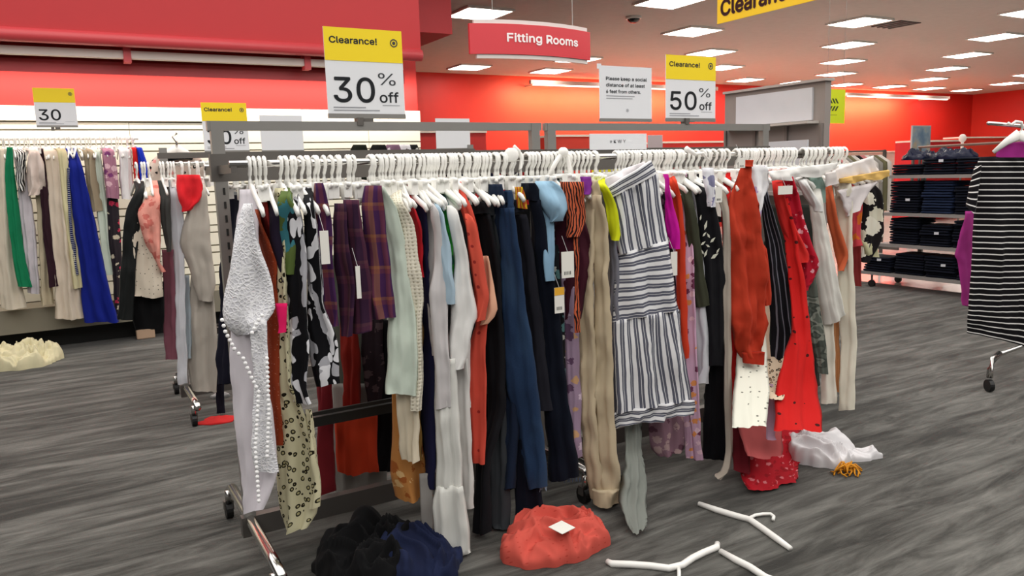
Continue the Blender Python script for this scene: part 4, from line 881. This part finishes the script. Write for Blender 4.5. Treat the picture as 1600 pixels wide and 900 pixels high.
# fitting rooms sign
P0 = 7.0
A = onp(733, 36, P0); B = onp(922, 50, P0); C_ = onp(733, 84, P0); ta, tb = tp(A)[0], tp(B)[0]; zt_, zb_ = A[2], C_[2]
e = empty('fitting_rooms_sign', W((ta+tb)/2, P0, zb_), 'red curved hanging sign reading Fitting Rooms', 'sign')
def arc(x, off=0.0):
    u = (x-(ta+tb)/2)/((tb-ta)/2); return P0-.14*(1-u*u)+off
def curved(x0, x1, z0, z1, off, th, name, mat):
    m = MB(); N = 24
    for i in range(N+1):
        x = x0+(x1-x0)*i/N
        for z_ in (z0, z1):
            for o_ in (off, off+th): m.v.append(W(x, arc(x, o_), z_))
    for i in range(N):
        a = i*4; b = a+4
        m.f += [[a, b, b+2, a+2], [a+1, a+3, b+3, b+1], [a, a+1, b+1, b], [a+2, b+2, b+3, a+3]]
    m.f += [[0, 2, 3, 1], [N*4, N*4+1, N*4+3, N*4+2]]
    return m.build(name, mat, e)
curved(ta, tb, zb_, zt_, 0, .03, 'red_panel', plain((206, 50, 60), .45, var=.02))
hh = zt_-zb_
curved(ta+.05, tb-.04, zt_+.0, zt_+hh*.14, .015, .03, 'silver_band', plain((216, 208, 204), .35)); curved(ta+.07, tb-.04, zb_-hh*.14, zb_, .015, .03, 'silver_band', plain((216, 208, 204), .35))
text('Fitting Rooms', hh*.52, lambda x, y: W(ta+(tb-ta)*.25+x, arc(ta+(tb-ta)*.25+x, -.006), zb_+hh*.42+y), plain((250, 240, 240), .5, var=0), e, bold=.004, fit=(tb-ta)*.60)
for x in (ta+.25, tb-.25): MB().tube([W(x, P0-.03, zt_+hh*.1), W(x, P0-.03, HC)], .004, 6).build('hanging_wire', STEEL, e)
# hanging clearance sign, upper right
TT = tp(onz(1123, 38, 2.45))[0]
def T3(x, y): return ont(x, y, TT)
A = T3(1121, 38); B = T3(1255, 0); pa, pb = tp(A)[1], tp(B)[1]; pc = pb-.55; zb_ = A[2]
e = empty('hanging_sign', W(TT, (pa+pb)/2, zb_), 'yellow clearance banner hanging from the ceiling at the top edge', 'sign')
MB().box(TT-.003, TT+.003, pc, pa, zb_, zb_+.55).build('card', plain((244, 200, 16), .5, var=0), e)
text('Clearance!', .20, lambda x, y: W(TT-.005, pa-.03-x, zb_+.05+y), plain((70, 20, 16), .6, var=0), e, bold=.006)
for p in (pc+.2, pa-.2): MB().tube([W(TT, p, zb_+.55), W(TT, p, HC)], .003, 6).build('hanging_wire', STEEL, e)
# green-yellow sign with wavy marks
Pg = 6.0
A = onp(1290, 139, Pg); B = onp(1319, 193, Pg); ta, tb = tp(A)[0], tp(B)[0]
e = empty('hanging_sign', W((ta+tb)/2, Pg, B[2]), 'lime yellow sign with dark wavy marks right of the grey fixture', 'sign')
MB().box(ta, tb, Pg-.003, Pg+.003, B[2], A[2]).build('card', plain((214, 226, 40), .5, var=0), e)
h = A[2]-B[2]; w_ = tb-ta
for r in range(2):
    for i in range(4):
        m = MB(); x = ta+w_*(.12+.15*i); z = B[2]+h*(.60 if r == 0 else .38); s = (-1 if r == 0 else 1)
        m.xbox(W(x+.0, Pg-.004, z+h*.06), EX*w_*.04+0*ZX, GX*.0008, ZX*h*.07+EX*s*w_*.06); m.build('wave_mark', plain((60, 70, 30)), e)
MB().box(ta+w_*.1, ta+w_*.6, Pg-.004, Pg-.003, B[2]+h*.24, B[2]+h*.255).build('small_print', plain((150, 150, 40)), e)
for x in (ta+.03, tb-.03): MB().tube([W(x, Pg, A[2]), W(x, Pg, HC)], .002, 5).build('hanging_wire', STEEL, e)

# ================================================================== RIGHT SIDE FIXTURES
q = onz(1290, 122, 2.1); te, pe1 = tp(q); q2 = ont(1133, 140, te); pe0 = tp(q2)[1]
GRY = plain((146, 138, 134), .6, name='grey_fixture', var=.03)
e = empty('display_fixture', W(te, (pe0+pe1)/2, 0), 'tall grey wall fixture with a blank white header behind the right rack', 'fixture')
MB().box(te, te+.07, pe1, pe0, 0, 2.08).build('back_panel', GRY, e)
MB().box(te-.03, te+.08, pe1-.02, pe0+.0, 2.08, 2.10).build('top_trim', plain((176, 168, 164), .5), e)
a = ont(1150, 152, te-.02); b = ont(1268, 190, te-.02); c = ont(1148, 198, te-.02)
MB().box(te-.02, te, tp(b)[1], tp(a)[1], c[2], a[2]).build('white_header', plain((206, 208, 214), .5), e)
MB().box(te-.14, te, pe1+.05, pe0-.05, c[2]-.03, c[2]-.01).build('shelf_lip', plain((190, 184, 178), .5), e)
for p in np.linspace(pe1+.02, pe0-.02, 4): MB().box(te-.02, te, p-.012, p+.012, 0, c[2]-.03).build('upright', plain((126, 118, 114), .5), e)
a = ont(1200, 222, te-.15); b = ont(1262, 236, te-.15)
MB().box(te-.16, te-.14, tp(b)[1], tp(a)[1], b[2]-.12, a[2]).build('lower_card', plain((198, 200, 206), .5), e)
for zz in (.4, .8, 1.2): MB().box(te-.3, te, pe1+.03, pe0-.03, zz, zz+.03).build('shelf', GRY, e)

# jeans shelving
TJ = 8.0
def J(x, y): return ont(x, y, TJ)
lv = [(1389, 274), (1381, 332), (1372, 380), (1346, 423)]
zl = [J(x, y)[2] for x, y in lv]; p_l = tp(J(1389, 274))[1]; p_r = p_l-1.75
e = empty('jeans_shelf', W(TJ+.3, (p_l+p_r)/2, 0), 'open metal shelving unit stacked with folded dark jeans', 'shelving')
for i, z in enumerate(zl):
    pl = p_l+(.0, .06, .14, .34)[i]
    MB().box(TJ, TJ+.62, p_r, pl, z-.035, z).build('shelf', plain((150, 146, 144), .4, .3), e)
for p in (p_l-.02, (p_l+p_r)/2, p_r): MB().box(TJ+.60, TJ+.64, p-.02, p+.02, .08, 1.5).build('upright', STEELD, e)
for p in (p_l+.2, p_r+.1):
    for t in (TJ+.06, TJ+.56):
        o = MB().tube([W(t, p, zl[3]-.03), W(t, p, .06)], .012, 8).build('caster', STEELD, e); MB().tube([W(t-.015, p, .04), W(t+.015, p, .04)], .04, 14, up=(0, 0, 1)).build('wheel', BLACK, o)
JD = cloth('denim', (9, 12, 24), (14, 19, 34), (20, 27, 46)); JD2 = cloth('denim', (20, 30, 52), (34, 46, 74), (46, 62, 92))
def folded(mat):
    o = empty('folded_jeans', (0, 0, 0)); m = MB(); m.uv = []; N = 12
    for layer, (z0, z1) in enumerate(((0, .028), (.028, .056))):
        ring = []
        for j in range(N+1):
            y = -.16+.32*j/N
            for i in range(10):
                a = 2*math.pi*i/10; x = .17*math.copysign(abs(math.cos(a))**.35, math.cos(a)); z = (z0+z1)/2+(z1-z0)/2*math.copysign(abs(math.sin(a))**.5, math.sin(a))
                z += .004*noise.noise(Vector((x*9, y*9, layer*7.))); m.v.append(np.array([x+.006*layer, y*(1-.02*layer), z])); m.uv.append((x, y+z))
        i0 = layer*(N+1)*10
        for j in range(N):
            for i in range(10): a = i0+j*10+i; b = i0+j*10+(i+1) % 10; m.f.append([a, b, b+10, a+10])
        m.f.append([i0+i for i in range(10)][::-1]); m.f.append([i0+N*10+i for i in range(10)])
    m.build('folded_denim', mat, o, smooth=True)
    return o
pr = [folded(JD), folded(JD2)]; first = [True, True]
ORD = ['first', 'second', 'third', 'fourth', 'fifth', 'sixth', 'seventh', 'eighth', 'ninth', 'tenth', 'eleventh', 'twelfth', 'thirteenth', 'fourteenth', 'fifteenth']
lvl = ['top', 'second', 'third', 'bottom']
for i, z in enumerate(zl):
    cnt = (3, 6, 5, 4)[i]
    for sidx in range(4):
        for k in range(cnt - (1 if (sidx+i) % 3 == 0 else 0)):
            v = 1 if (i == 1 and sidx == 1) else 0
            o = pr[v] if first[v] else copy_tree(pr[v]); first[v] = False
            p = p_l-.17-sidx*.36+(.30 if (i == 3 and sidx == 0) else 0)
            if i == 3: p = p_l+.12-sidx*.36
            o.location = tuple(W(TJ+.2+random.uniform(-.02, .02), p+random.uniform(-.012, .012), z+k*.058)); o.rotation_euler = (0, 0, math.radians(30)+random.uniform(-.06, .06))
            if k == 2 and (sidx+i) % 2: MB().xbox(np.array(o.location)-EX*.178+GX*.05+ZX*.03, EX*.001, GX*.022, ZX*.014).build('size_sticker', plain((200, 200, 206)), o)
            tag(o, 'folded %s jeans, %s from bottom, %s stack from left, %s shelf' % ('mid blue' if v else 'dark', ORD[k], ORD[sidx], lvl[i]), 'jeans', 'folded jeans on the %s shelf' % lvl[i])
def pile(name, c, sx, sy, h, mat, label, cat, seed=0, rough=.5, fr=9, rot=0.0, sub=56, parent=None, pname='crumpled_cloth'):
    m = MB(); m.uv = []; N = sub; c = np.array(c)
    for j in range(N+1):
        for i in range(N*2):
            th = math.pi/2*(1-j/N)*1.0; ph = math.pi*i/N
            r = math.cos(th); 
            lob = 1+.22*noise.noise(Vector((math.cos(ph)*1.6+seed, math.sin(ph)*1.6, seed)))+.12*noise.noise(Vector((math.cos(ph)*4+seed, math.sin(ph)*4, 3)))
            x = r*math.cos(ph)*sx*lob; y = r*math.sin(ph)*sy*lob
            q = Vector((x*fr+seed, y*fr, seed)); d = noise.noise(q)
            q2 = q+Vector((noise.noise(q*.5), noise.noise(q*.5+Vector((3, 1, 2))), 0))*2.2
            n1 = noise.noise(q2*.75+Vector((5, 5, 5))); n2 = noise.noise(q2*1.5+Vector((1, 8, 5)))
            z = h*(math.sin(th)**.55)*(.40+.62*math.exp(-(n1*4.2)**2)*rough*1.3+.22*math.exp(-(n2*5)**2)+.25*d) + .004
            z = max(z, .003)
            if j == N: z = .001
            xr = x*math.cos(rot)-y*math.sin(rot); yr = x*math.sin(rot)+y*math.cos(rot)
            m.v.append(c+EX*xr+GX*yr+ZX*z); m.uv.append((x*1.2, y*1.2+z*2))
    for j in range(N):
        for i in range(N*2): a = j*N*2+i; b = j*N*2+(i+1) % (N*2); m.f.append([a, b, b+N*2, a+N*2])
    e = parent or empty(name, c, label, cat); m.build(pname, mat, e, smooth=True); return e
# mound of glossy wrapped jeans on top shelf
for i, (x, s) in enumerate(((1415, .16), (1468, .24))):
    qq = ont(x, 262, TJ-.0); pile('wrapped_jeans', W(TJ+.22, tp(qq)[1], zl[0]+.16), .2, s, .12, P_(16, 20, 44, rough=.25), ['small glossy navy bundle left on the top jeans shelf', 'large glossy navy bundle on top of the jeans shelf'][i], 'jeans', seed=i*3+2, sub=18)
# dark red block right of the jeans
e = empty('sweater_stack', W(TJ+.3, p_r+.2, 1.3), 'dark red folded sweaters right of the navy bundles', 'sweaters')
for k in range(4): MB().box(TJ-.02, TJ+.4, p_r-.1, p_r+.42, zl[0]+k*.06, zl[0]+k*.06+.056).build('folded_sweater', P_(96, 22, 30), e, bevel=.012)

# rack at right edge with striped dress
cx = 3.28; cy = 4.9
e = empty('clothes_rack', (3.75, 5.3, 0), 'chrome rack at the right edge carrying the black striped dress', 'clothes rack')
cst = onz(1545, 612, 0)
top = cst+ZX*.17
hubp = np.array([3.85, 5.2, .26])
MB().tube([cst+ZX*.09, cst+ZX*.14, top+ZX*.03+(hubp-top)*.03, top+ZX*.05+(hubp-top)*.10], [.019]*4, 10).tube([top+ZX*.045+(hubp-top)*.09, hubp], .013, 8).build('foot', CHROME, e, smooth=True)
MB().tube([cst+ZX*.04-np.array([.014, 0, 0]), cst+ZX*.04+np.array([.014, 0, 0])], .038, 16, up=(0, 0, 1)).build('wheel', BLACK, e)
MB().tube([hubp-ZX*.1, hubp*[1, 1, 0]+ZX*1.62], .018, 10).build('post', CHROME, e, smooth=True)
barend = np.array([3.02, 4.86, 1.66])
MB().tube([hubp*[1, 1, 0]+ZX*1.60, barend+np.array([-.03, 0, 0])], .012, 8).build('arm', CHROME, e, smooth=True)
sd_rows = [(1531, 1608, 246), (1522, 1640, 265), (1524, 1640, 300), (1520, 1636, 400), (1514, 1630, 480), (1511, 520, 1628, 545)]
PD = np.array([0, 1.0, 0])
def ony(x, y, Y): d = ray(x, y); return O0+d*(Y/d[1])
e = empty('striped_dress', ony(1580, 230, 4.86), 'black dress with thin white stripes hanging at the right edge', 'dress')
SB = cloth('thin_h', (16, 14, 18), (226, 224, 222), s=27, rough=.85)
rr = [(ony(r[0], r[2] if len(r) == 3 else r[1], 4.9), ony(r[1] if len(r) == 3 else r[2], r[2] if len(r) == 3 else r[3], 4.84)) for r in sd_rows]
shell('body', rr, SB, e, th=.03, amp=.012, k=22, fan=True, top=.7, nc=24)
shell('sleeve', [(ony(1522, 262, 4.84), ony(1534, 258, 4.82)), (ony(1514, 290, 4.84), ony(1530, 292, 4.8)), (ony(1509, 320, 4.84), ony(1524, 336, 4.8))], SB, e, th=.022, amp=.003, top=.8, rot=.35)
shell('lining', [(ony(1562, 226, 4.9), ony(1604, 220, 4.9)), (ony(1556, 244, 4.9), ony(1610, 252, 4.9))], P_(170, 50, 140), e, th=.012, top=1, amp=.002)
e = empty('hanger', ony(1590, 195, 4.86), 'white wide hanger in the neck of the striped dress', 'hanger')
h0 = ony(1592, 210, 4.86)
MB().tube([ony(1575, 192, 4.86), ony(1580, 195, 4.86), ony(1587, 190, 4.86), ony(1596, 191, 4.86), ony(1598, 200, 4.86), h0], .009, 8).build('hook', HW_, e, smooth=True)
MB().tube([h0, ony(1572, 222, 4.86), ony(1552, 238, 4.87)], [.035, .022, .012], 8, flat=.5).tube([h0, ony(1616, 222, 4.86), ony(1634, 236, 4.87)], [.035, .022, .012], 8, flat=.5).build('shoulder_bar', HW_, e, smooth=True)
e = empty('dress', ony(1505, 330, 5.2), 'orchid pink dress hanging behind the striped dress', 'dress')
shell('body', [(ony(1508, 330, 5.2), ony(1540, 330, 5.3)), (ony(1494, 395, 5.2), ony(1540, 400, 5.3)), (ony(1498, 410, 5.2), ony(1540, 420, 5.3)), (ony(1502, 478, 5.2), ony(1540, 480, 5.3))], P_(176, 58, 140), e, th=.02)

# ================================================================== FAR BACKGROUND
def far_rack(t0, t1, P, label, cols, z=1.42, hem=.6, gl='clothes'):
    e = empty('clothes_rack', W((t0+t1)/2, P, 0), label, 'clothes rack')
    MB().tube([W(t0, P, z), W(t1, P, z)], .015, 8).build('hang_bar', STEELD, e)
    for t in (t0, t1): MB().box(t-.02, t+.02, P-.02, P+.02, 0, z+.02).build('post', STEELD, e); MB().box(t-.02, t+.02, P-.3, P+.3, .06, .1).build('foot', STEELD, e)
    nn = int((t1-t0)/.11)
    for i in range(nn):
        t = t0+.08+i*(t1-t0-.12)/nn; c = cols[i % len(cols)]
        g = empty('hanging_shirt', W(t, P, z), 'small far %s garment on %s' % (c[0], gl), 'garment', 'far %s garments on %s' % (c[0], gl))
        hz = hem+random.uniform(-.08, .1)
        shell('body', [(W(t, P+.04, z-.06), W(t, P-.04, z-.06)), (W(t-.01, P+.2, z-.13), W(t+.02, P-.2, z-.13)), (W(t-.02, P+.2, hz), W(t+.04, P-.22, hz))], c[1], g, th=.025, nc=6, nr=8)
cw = ('white', P_(216, 210, 204)); cr = ('red', P_(190, 40, 40)); cp = ('pink', P_(206, 130, 130)); ck = ('black', P_(30, 28, 30)); cg = ('olive', P_(110, 106, 80)); cb = ('grey', P_(150, 146, 140)); cn = ('navy', P_(30, 36, 60))
far_rack(7.0, 9.0, 8.8, 'far rack of pale tops behind the rust blouse', [cw, ck, cp, cb, cw], z=1.62, gl='the far middle rack')
far_rack(9.4, 11.2, 7.6, 'far rack of mixed tops left of the jeans shelf', [cw, cb, cg, cw, ck, cp], z=1.60, gl='the far right rack')
far_rack(4.4, 6.2, 9.6, 'far rack of dark and red tops behind the handwritten card', [cr, ck, cw, cn], z=1.55, gl='the far left rack')
def low_shelf(x0, y0, x1, y1, P, label, mat, cap=True):
    A = onp(x0, y0, P); B = onp(x1, y1, P); ta, tb = tp(A)[0], tp(B)[0]
    e = empty('low_shelf', W((ta+tb)/2, P, 0), label, 'shelving')
    MB().box(ta, tb, P, P+.5, 0, A[2]).build('back_panel', mat, e)
    if cap: MB().box(ta, tb, P-.05, P+.5, A[2], A[2]+.04).build('top_board', plain((236, 226, 214), .4), e)
    for zz in (.3, .7, 1.1): MB().box(ta, tb, P-.3, P, zz, zz+.03).build('shelf', plain((236, 226, 214), .4), e)
    return e
low_shelf(640, 208, 760, 240, 12.5, 'low red shelving with pale top under the fitting rooms sign', plain((206, 44, 40), .5))
low_shelf(860, 214, 935, 240, 13.0, 'low red shelving beyond the gap between the racks', plain((214, 60, 44), .5))
low_shelf(1030, 224, 1130, 240, 13.5, 'low red shelving left of the grey fixture', plain((214, 50, 44), .5))
low_shelf(1430, 222, 1500, 240, 11.0, 'red low shelving behind the navy bundles', plain((204, 34, 42), .5))
low_shelf(1500, 216, 1640, 240, 13.0, 'long low red shelving behind the striped dress', plain((214, 60, 44), .5))
low_shelf(1296, 240, 1500, 300, 15.2, 'low white shelving along the far red wall', plain((210, 190, 180), .5))
A = onp(1426, 196, 9.0); B = onp(1453, 236, 9.0)
e = empty('poster_stand', W(tp(A)[0], 9, 0), 'blue-grey framed poster standing against the far red wall', 'poster')
MB().box(tp(A)[0], tp(B)[0], 9.0, 9.03, B[2]-.1, A[2]).build('frame', plain((180, 180, 184), .4), e)
n = NT('blurred_photo_print'); f = n.noise(n.mp(kind='Object'), 5, 2); n.col(n.ramp(f, [(.35, lin((96, 124, 150))), (.55, lin((136, 156, 170))), (.7, lin((170, 160, 140)))])); n.set(Roughness=.4)
MB().box(tp(A)[0]+.02, tp(B)[0]-.02, 8.99, 9.0, B[2]-.08, A[2]-.02).build('print', n.m, e)
MB().box(tp(A)[0]+.07, tp(A)[0]+.11, 9.0, 9.04, 0, B[2]).build('pole', STEELD, e)
q = onp(1504, 216, 9.5); e = empty('mannequin_head', q, 'white round head form above the far red shelving', 'display head')
MB().ball(q, .075, 10, (1, 1, 1.2)).build('head', plain((236, 232, 230), .4), e, smooth=True); MB().tube([q-ZX*.08, W(*tp(q), 1.2)], .03, 8).build('neck', plain((236, 232, 230), .4), e)
MB().tube([W(*tp(q), 1.2), W(*tp(q), 0)], .02, 8).build('stand_pole', STEELD, e)
# rail above the jeans
A = ont(1392, 231, TJ+.1); B = ont(1545, 222, TJ+.1)
e = empty('hang_rail', A, 'thin brown rail above the jeans shelf', 'rail'); MB().tube([W(TJ+.62, tp(A)[1], A[2]), W(TJ+.62, tp(B)[1]-.1, B[2])], .014, 8).build('rail', plain((128, 96, 84), .4), e)
for pp in (tp(A)[1]-.02, tp(B)[1]): MB().box(TJ+.61, TJ+.63, pp-.01, pp+.01, 1.2, A[2]).build('support', STEELD, e)
# magenta-ish small yellow cloth behind rack gap
e = pile('folded_cloth', W(2.75, 3.6, 1.40), .1, .08, .14, P_(222, 214, 40), 'yellow cloth bundle behind the gap between the racks', 'cloth', seed=4, sub=14)
MB().box(2.6, 2.9, 3.5, 3.7, 1.37, 1.40).build('ledge', STEELD, e)
MB().box(2.74, 2.76, 3.59, 3.61, 0, 1.37).build('pole', STEELD, e)

# ================================================================== THINGS ON THE FLOOR
q = onz(866, 858, 0)
CO = cloth('dots', (206, 88, 76), (190, 70, 60), s=1)
e = pile('crumpled_shirt', onz(862, 850, 0), .22, .17, .12, CO, 'coral red crumpled top with a white tag on the floor', 'top', seed=1.3, fr=11, rough=.6)
c = onz(878, 824, .128)
o = MB().xbox(c, EX*.035+GX*.008, GX*.028-EX*.012+ZX*.006, ZX*.001).build('price_tag', plain((238, 236, 228), var=0), e)
pile('crumpled_trousers', onz(572, 880, 0), .2, .24, .16, P_(10, 10, 12), 'black crumpled trousers heaped under the front rack', 'trousers', seed=5.1, fr=8)
pile('crumpled_jeans', onz(650, 880, 0), .17, .2, .13, cloth('denim', (18, 24, 48), (28, 36, 66), (40, 50, 84)), 'dark navy crumpled jeans on the floor beside the black heap', 'jeans', seed=7.7, fr=9)
WB = P_(226, 224, 226)
e = pile('crumpled_blouse', onz(1284, 712, 0), .17, .15, .13, WB, 'sheer white crumpled blouse on the floor at the right', 'blouse', seed=9.2, fr=11)
pile('', onz(1338, 716, 0), .13, .05, .06, WB, None, None, seed=2.2, fr=14, rot=-.35, parent=e, pname='sleeve', sub=36)
pile('', onz(1258, 700, 0), .07, .10, .09, WB, None, None, seed=4.4, fr=14, rot=0, parent=e, pname='sleeve', sub=30)
c0 = onz(1322, 740, 0)
e = empty('tassel', c0, 'orange yellow tangled ties beside the white blouse on the floor', 'tassel')
m = MB()
for i in range(26):
    a = random.uniform(0, 6.28); L = random.uniform(.04, .12); pts = []
    for j in range(6):
        u = j/5; r = L*u; a2 = a+math.sin(u*4+i)*.7; pts.append(c0+EX*r*math.cos(a2)*.9+GX*r*math.sin(a2)*.6+ZX*(.006+.05*math.sin(math.pi*min(1, u*1.1))*random.uniform(.3, 1)))
    m.tube(pts, .004, 5)
o = m.build('yarn', plain((214, 142, 20), .8), e, smooth=True); o['kind'] = 'stuff'
pile('crumpled_shirt', onz(28, 570, 0), .34, .22, .16, P_(216, 208, 172), 'pale yellow crumpled top on the carpet at the left edge', 'top', seed=3.3, fr=13, rough=.8)
pile('crumpled_shirt', onz(340, 658, 0), .12, .07, .02, P_(190, 40, 40), 'red flattened top on the carpet behind the front rack post', 'top', seed=6.3, fr=9, sub=16)
pile('crumpled_shirt', onz(345, 620, 0), .06, .05, .03, P_(160, 160, 160), 'small grey crumpled cloth beyond the rear rack', 'top', seed=8.3, fr=9, sub=14)
q = onz(228, 528, 0)
e = empty('tan_box', q, 'tan upright packet on the base deck under the black skirt', 'box')
MB().xbox(q+ZX*.13, EX*.08, GX*.05, ZX*.13).build('packet', plain((188, 158, 132)), e, bevel=.01); MB().ball(q+ZX*.27-EX*.06, .07, 8, (1, 1, .7)).build('paper_tuft', plain((230, 230, 230)), e, smooth=True)
def floor_hanger(pts_arm, hookpts, label, loose=None, r=.0115):
    c = onz(*pts_arm[len(pts_arm)//2], 0); e = empty('hanger', c, label, 'hanger')
    q = [onz(x, y, .011) for x, y in pts_arm]
    MB().tube(q, [r*.9]+[r*1.15]*(len(q)-2)+[r*.9], 10).build('shoulder_bar', HW_, e, smooth=True)
    if hookpts: MB().tube([onz(x, y, .012) for x, y in hookpts], r*.62, 8).build('hook', HW_, e, smooth=True)
floor_hanger([(1092, 787), (1120, 797), (1150, 806), (1172, 812), (1192, 826), (1214, 842), (1235, 857)], [(1170, 810), (1180, 805), (1192, 803), (1204, 803), (1209, 807), (1208, 812)], 'white hanger on the carpet, farthest from the camera')
floor_hanger([(949, 877), (956, 881), (985, 882), (1015, 884), (1045, 888), (1066, 883), (1082, 872), (1100, 863), (1120, 855), (1121, 849)], [(1060, 886), (1061, 893), (1061, 903)], 'white hanger on the carpet, lower left of the three')
floor_hanger([(1126, 861), (1150, 875), (1172, 886), (1196, 902), (1240, 918)], None, 'white hanger on the carpet cut by the lower frame edge')
# round pieces above the lower rail
for i, (x, y, lab) in enumerate(((803, 238, 'white hooked hanger head sticking up left of the rack gap'), (880, 244, 'white crumpled hanger standing above the rack gap'))):
    q = onp(x, y, NP-.02); e = empty('hanger', q, lab, 'hanger')
    if i == 0:
        MB().ball(onp(799, 242, NP-.02), .030, 8, (1, .4, 1)).tube([onp(803, 228, NP-.02), onp(811, 236, NP-.02), onp(815, 248, NP-.02), onp(813, 262, NP-.02), onp(806, 275, NP-.02)], .007, 8).build('hook', HW_, e, smooth=True)
    else:
        MB().tube([onp(858, 274, NP-.05), onp(868, 254, NP-.05), onp(880, 236, NP-.05), onp(886, 246, NP-.05), onp(890, 262, NP-.05), onp(892, 290, NP-.05)], .010, 8).ball(onp(880, 238, NP-.05), .022, 8).tube([onp(858, 274, NP-.05), onp(890, 274, NP-.05)], .006, 8).build('frame', HW_, e, smooth=True)
A = onp(1072, 232, NP-.1); e = empty('hanger', A, 'white hanger poking up beside its rail, left of the rust blouse', 'hanger')
MB().tube([A, onp(1086, 241, NP-.1), onp(1098, 239, NP-.1), onp(1108, 252, NP-.1)], [.013, .009, .007, .007], 8).build('hook', HW_, e, smooth=True)
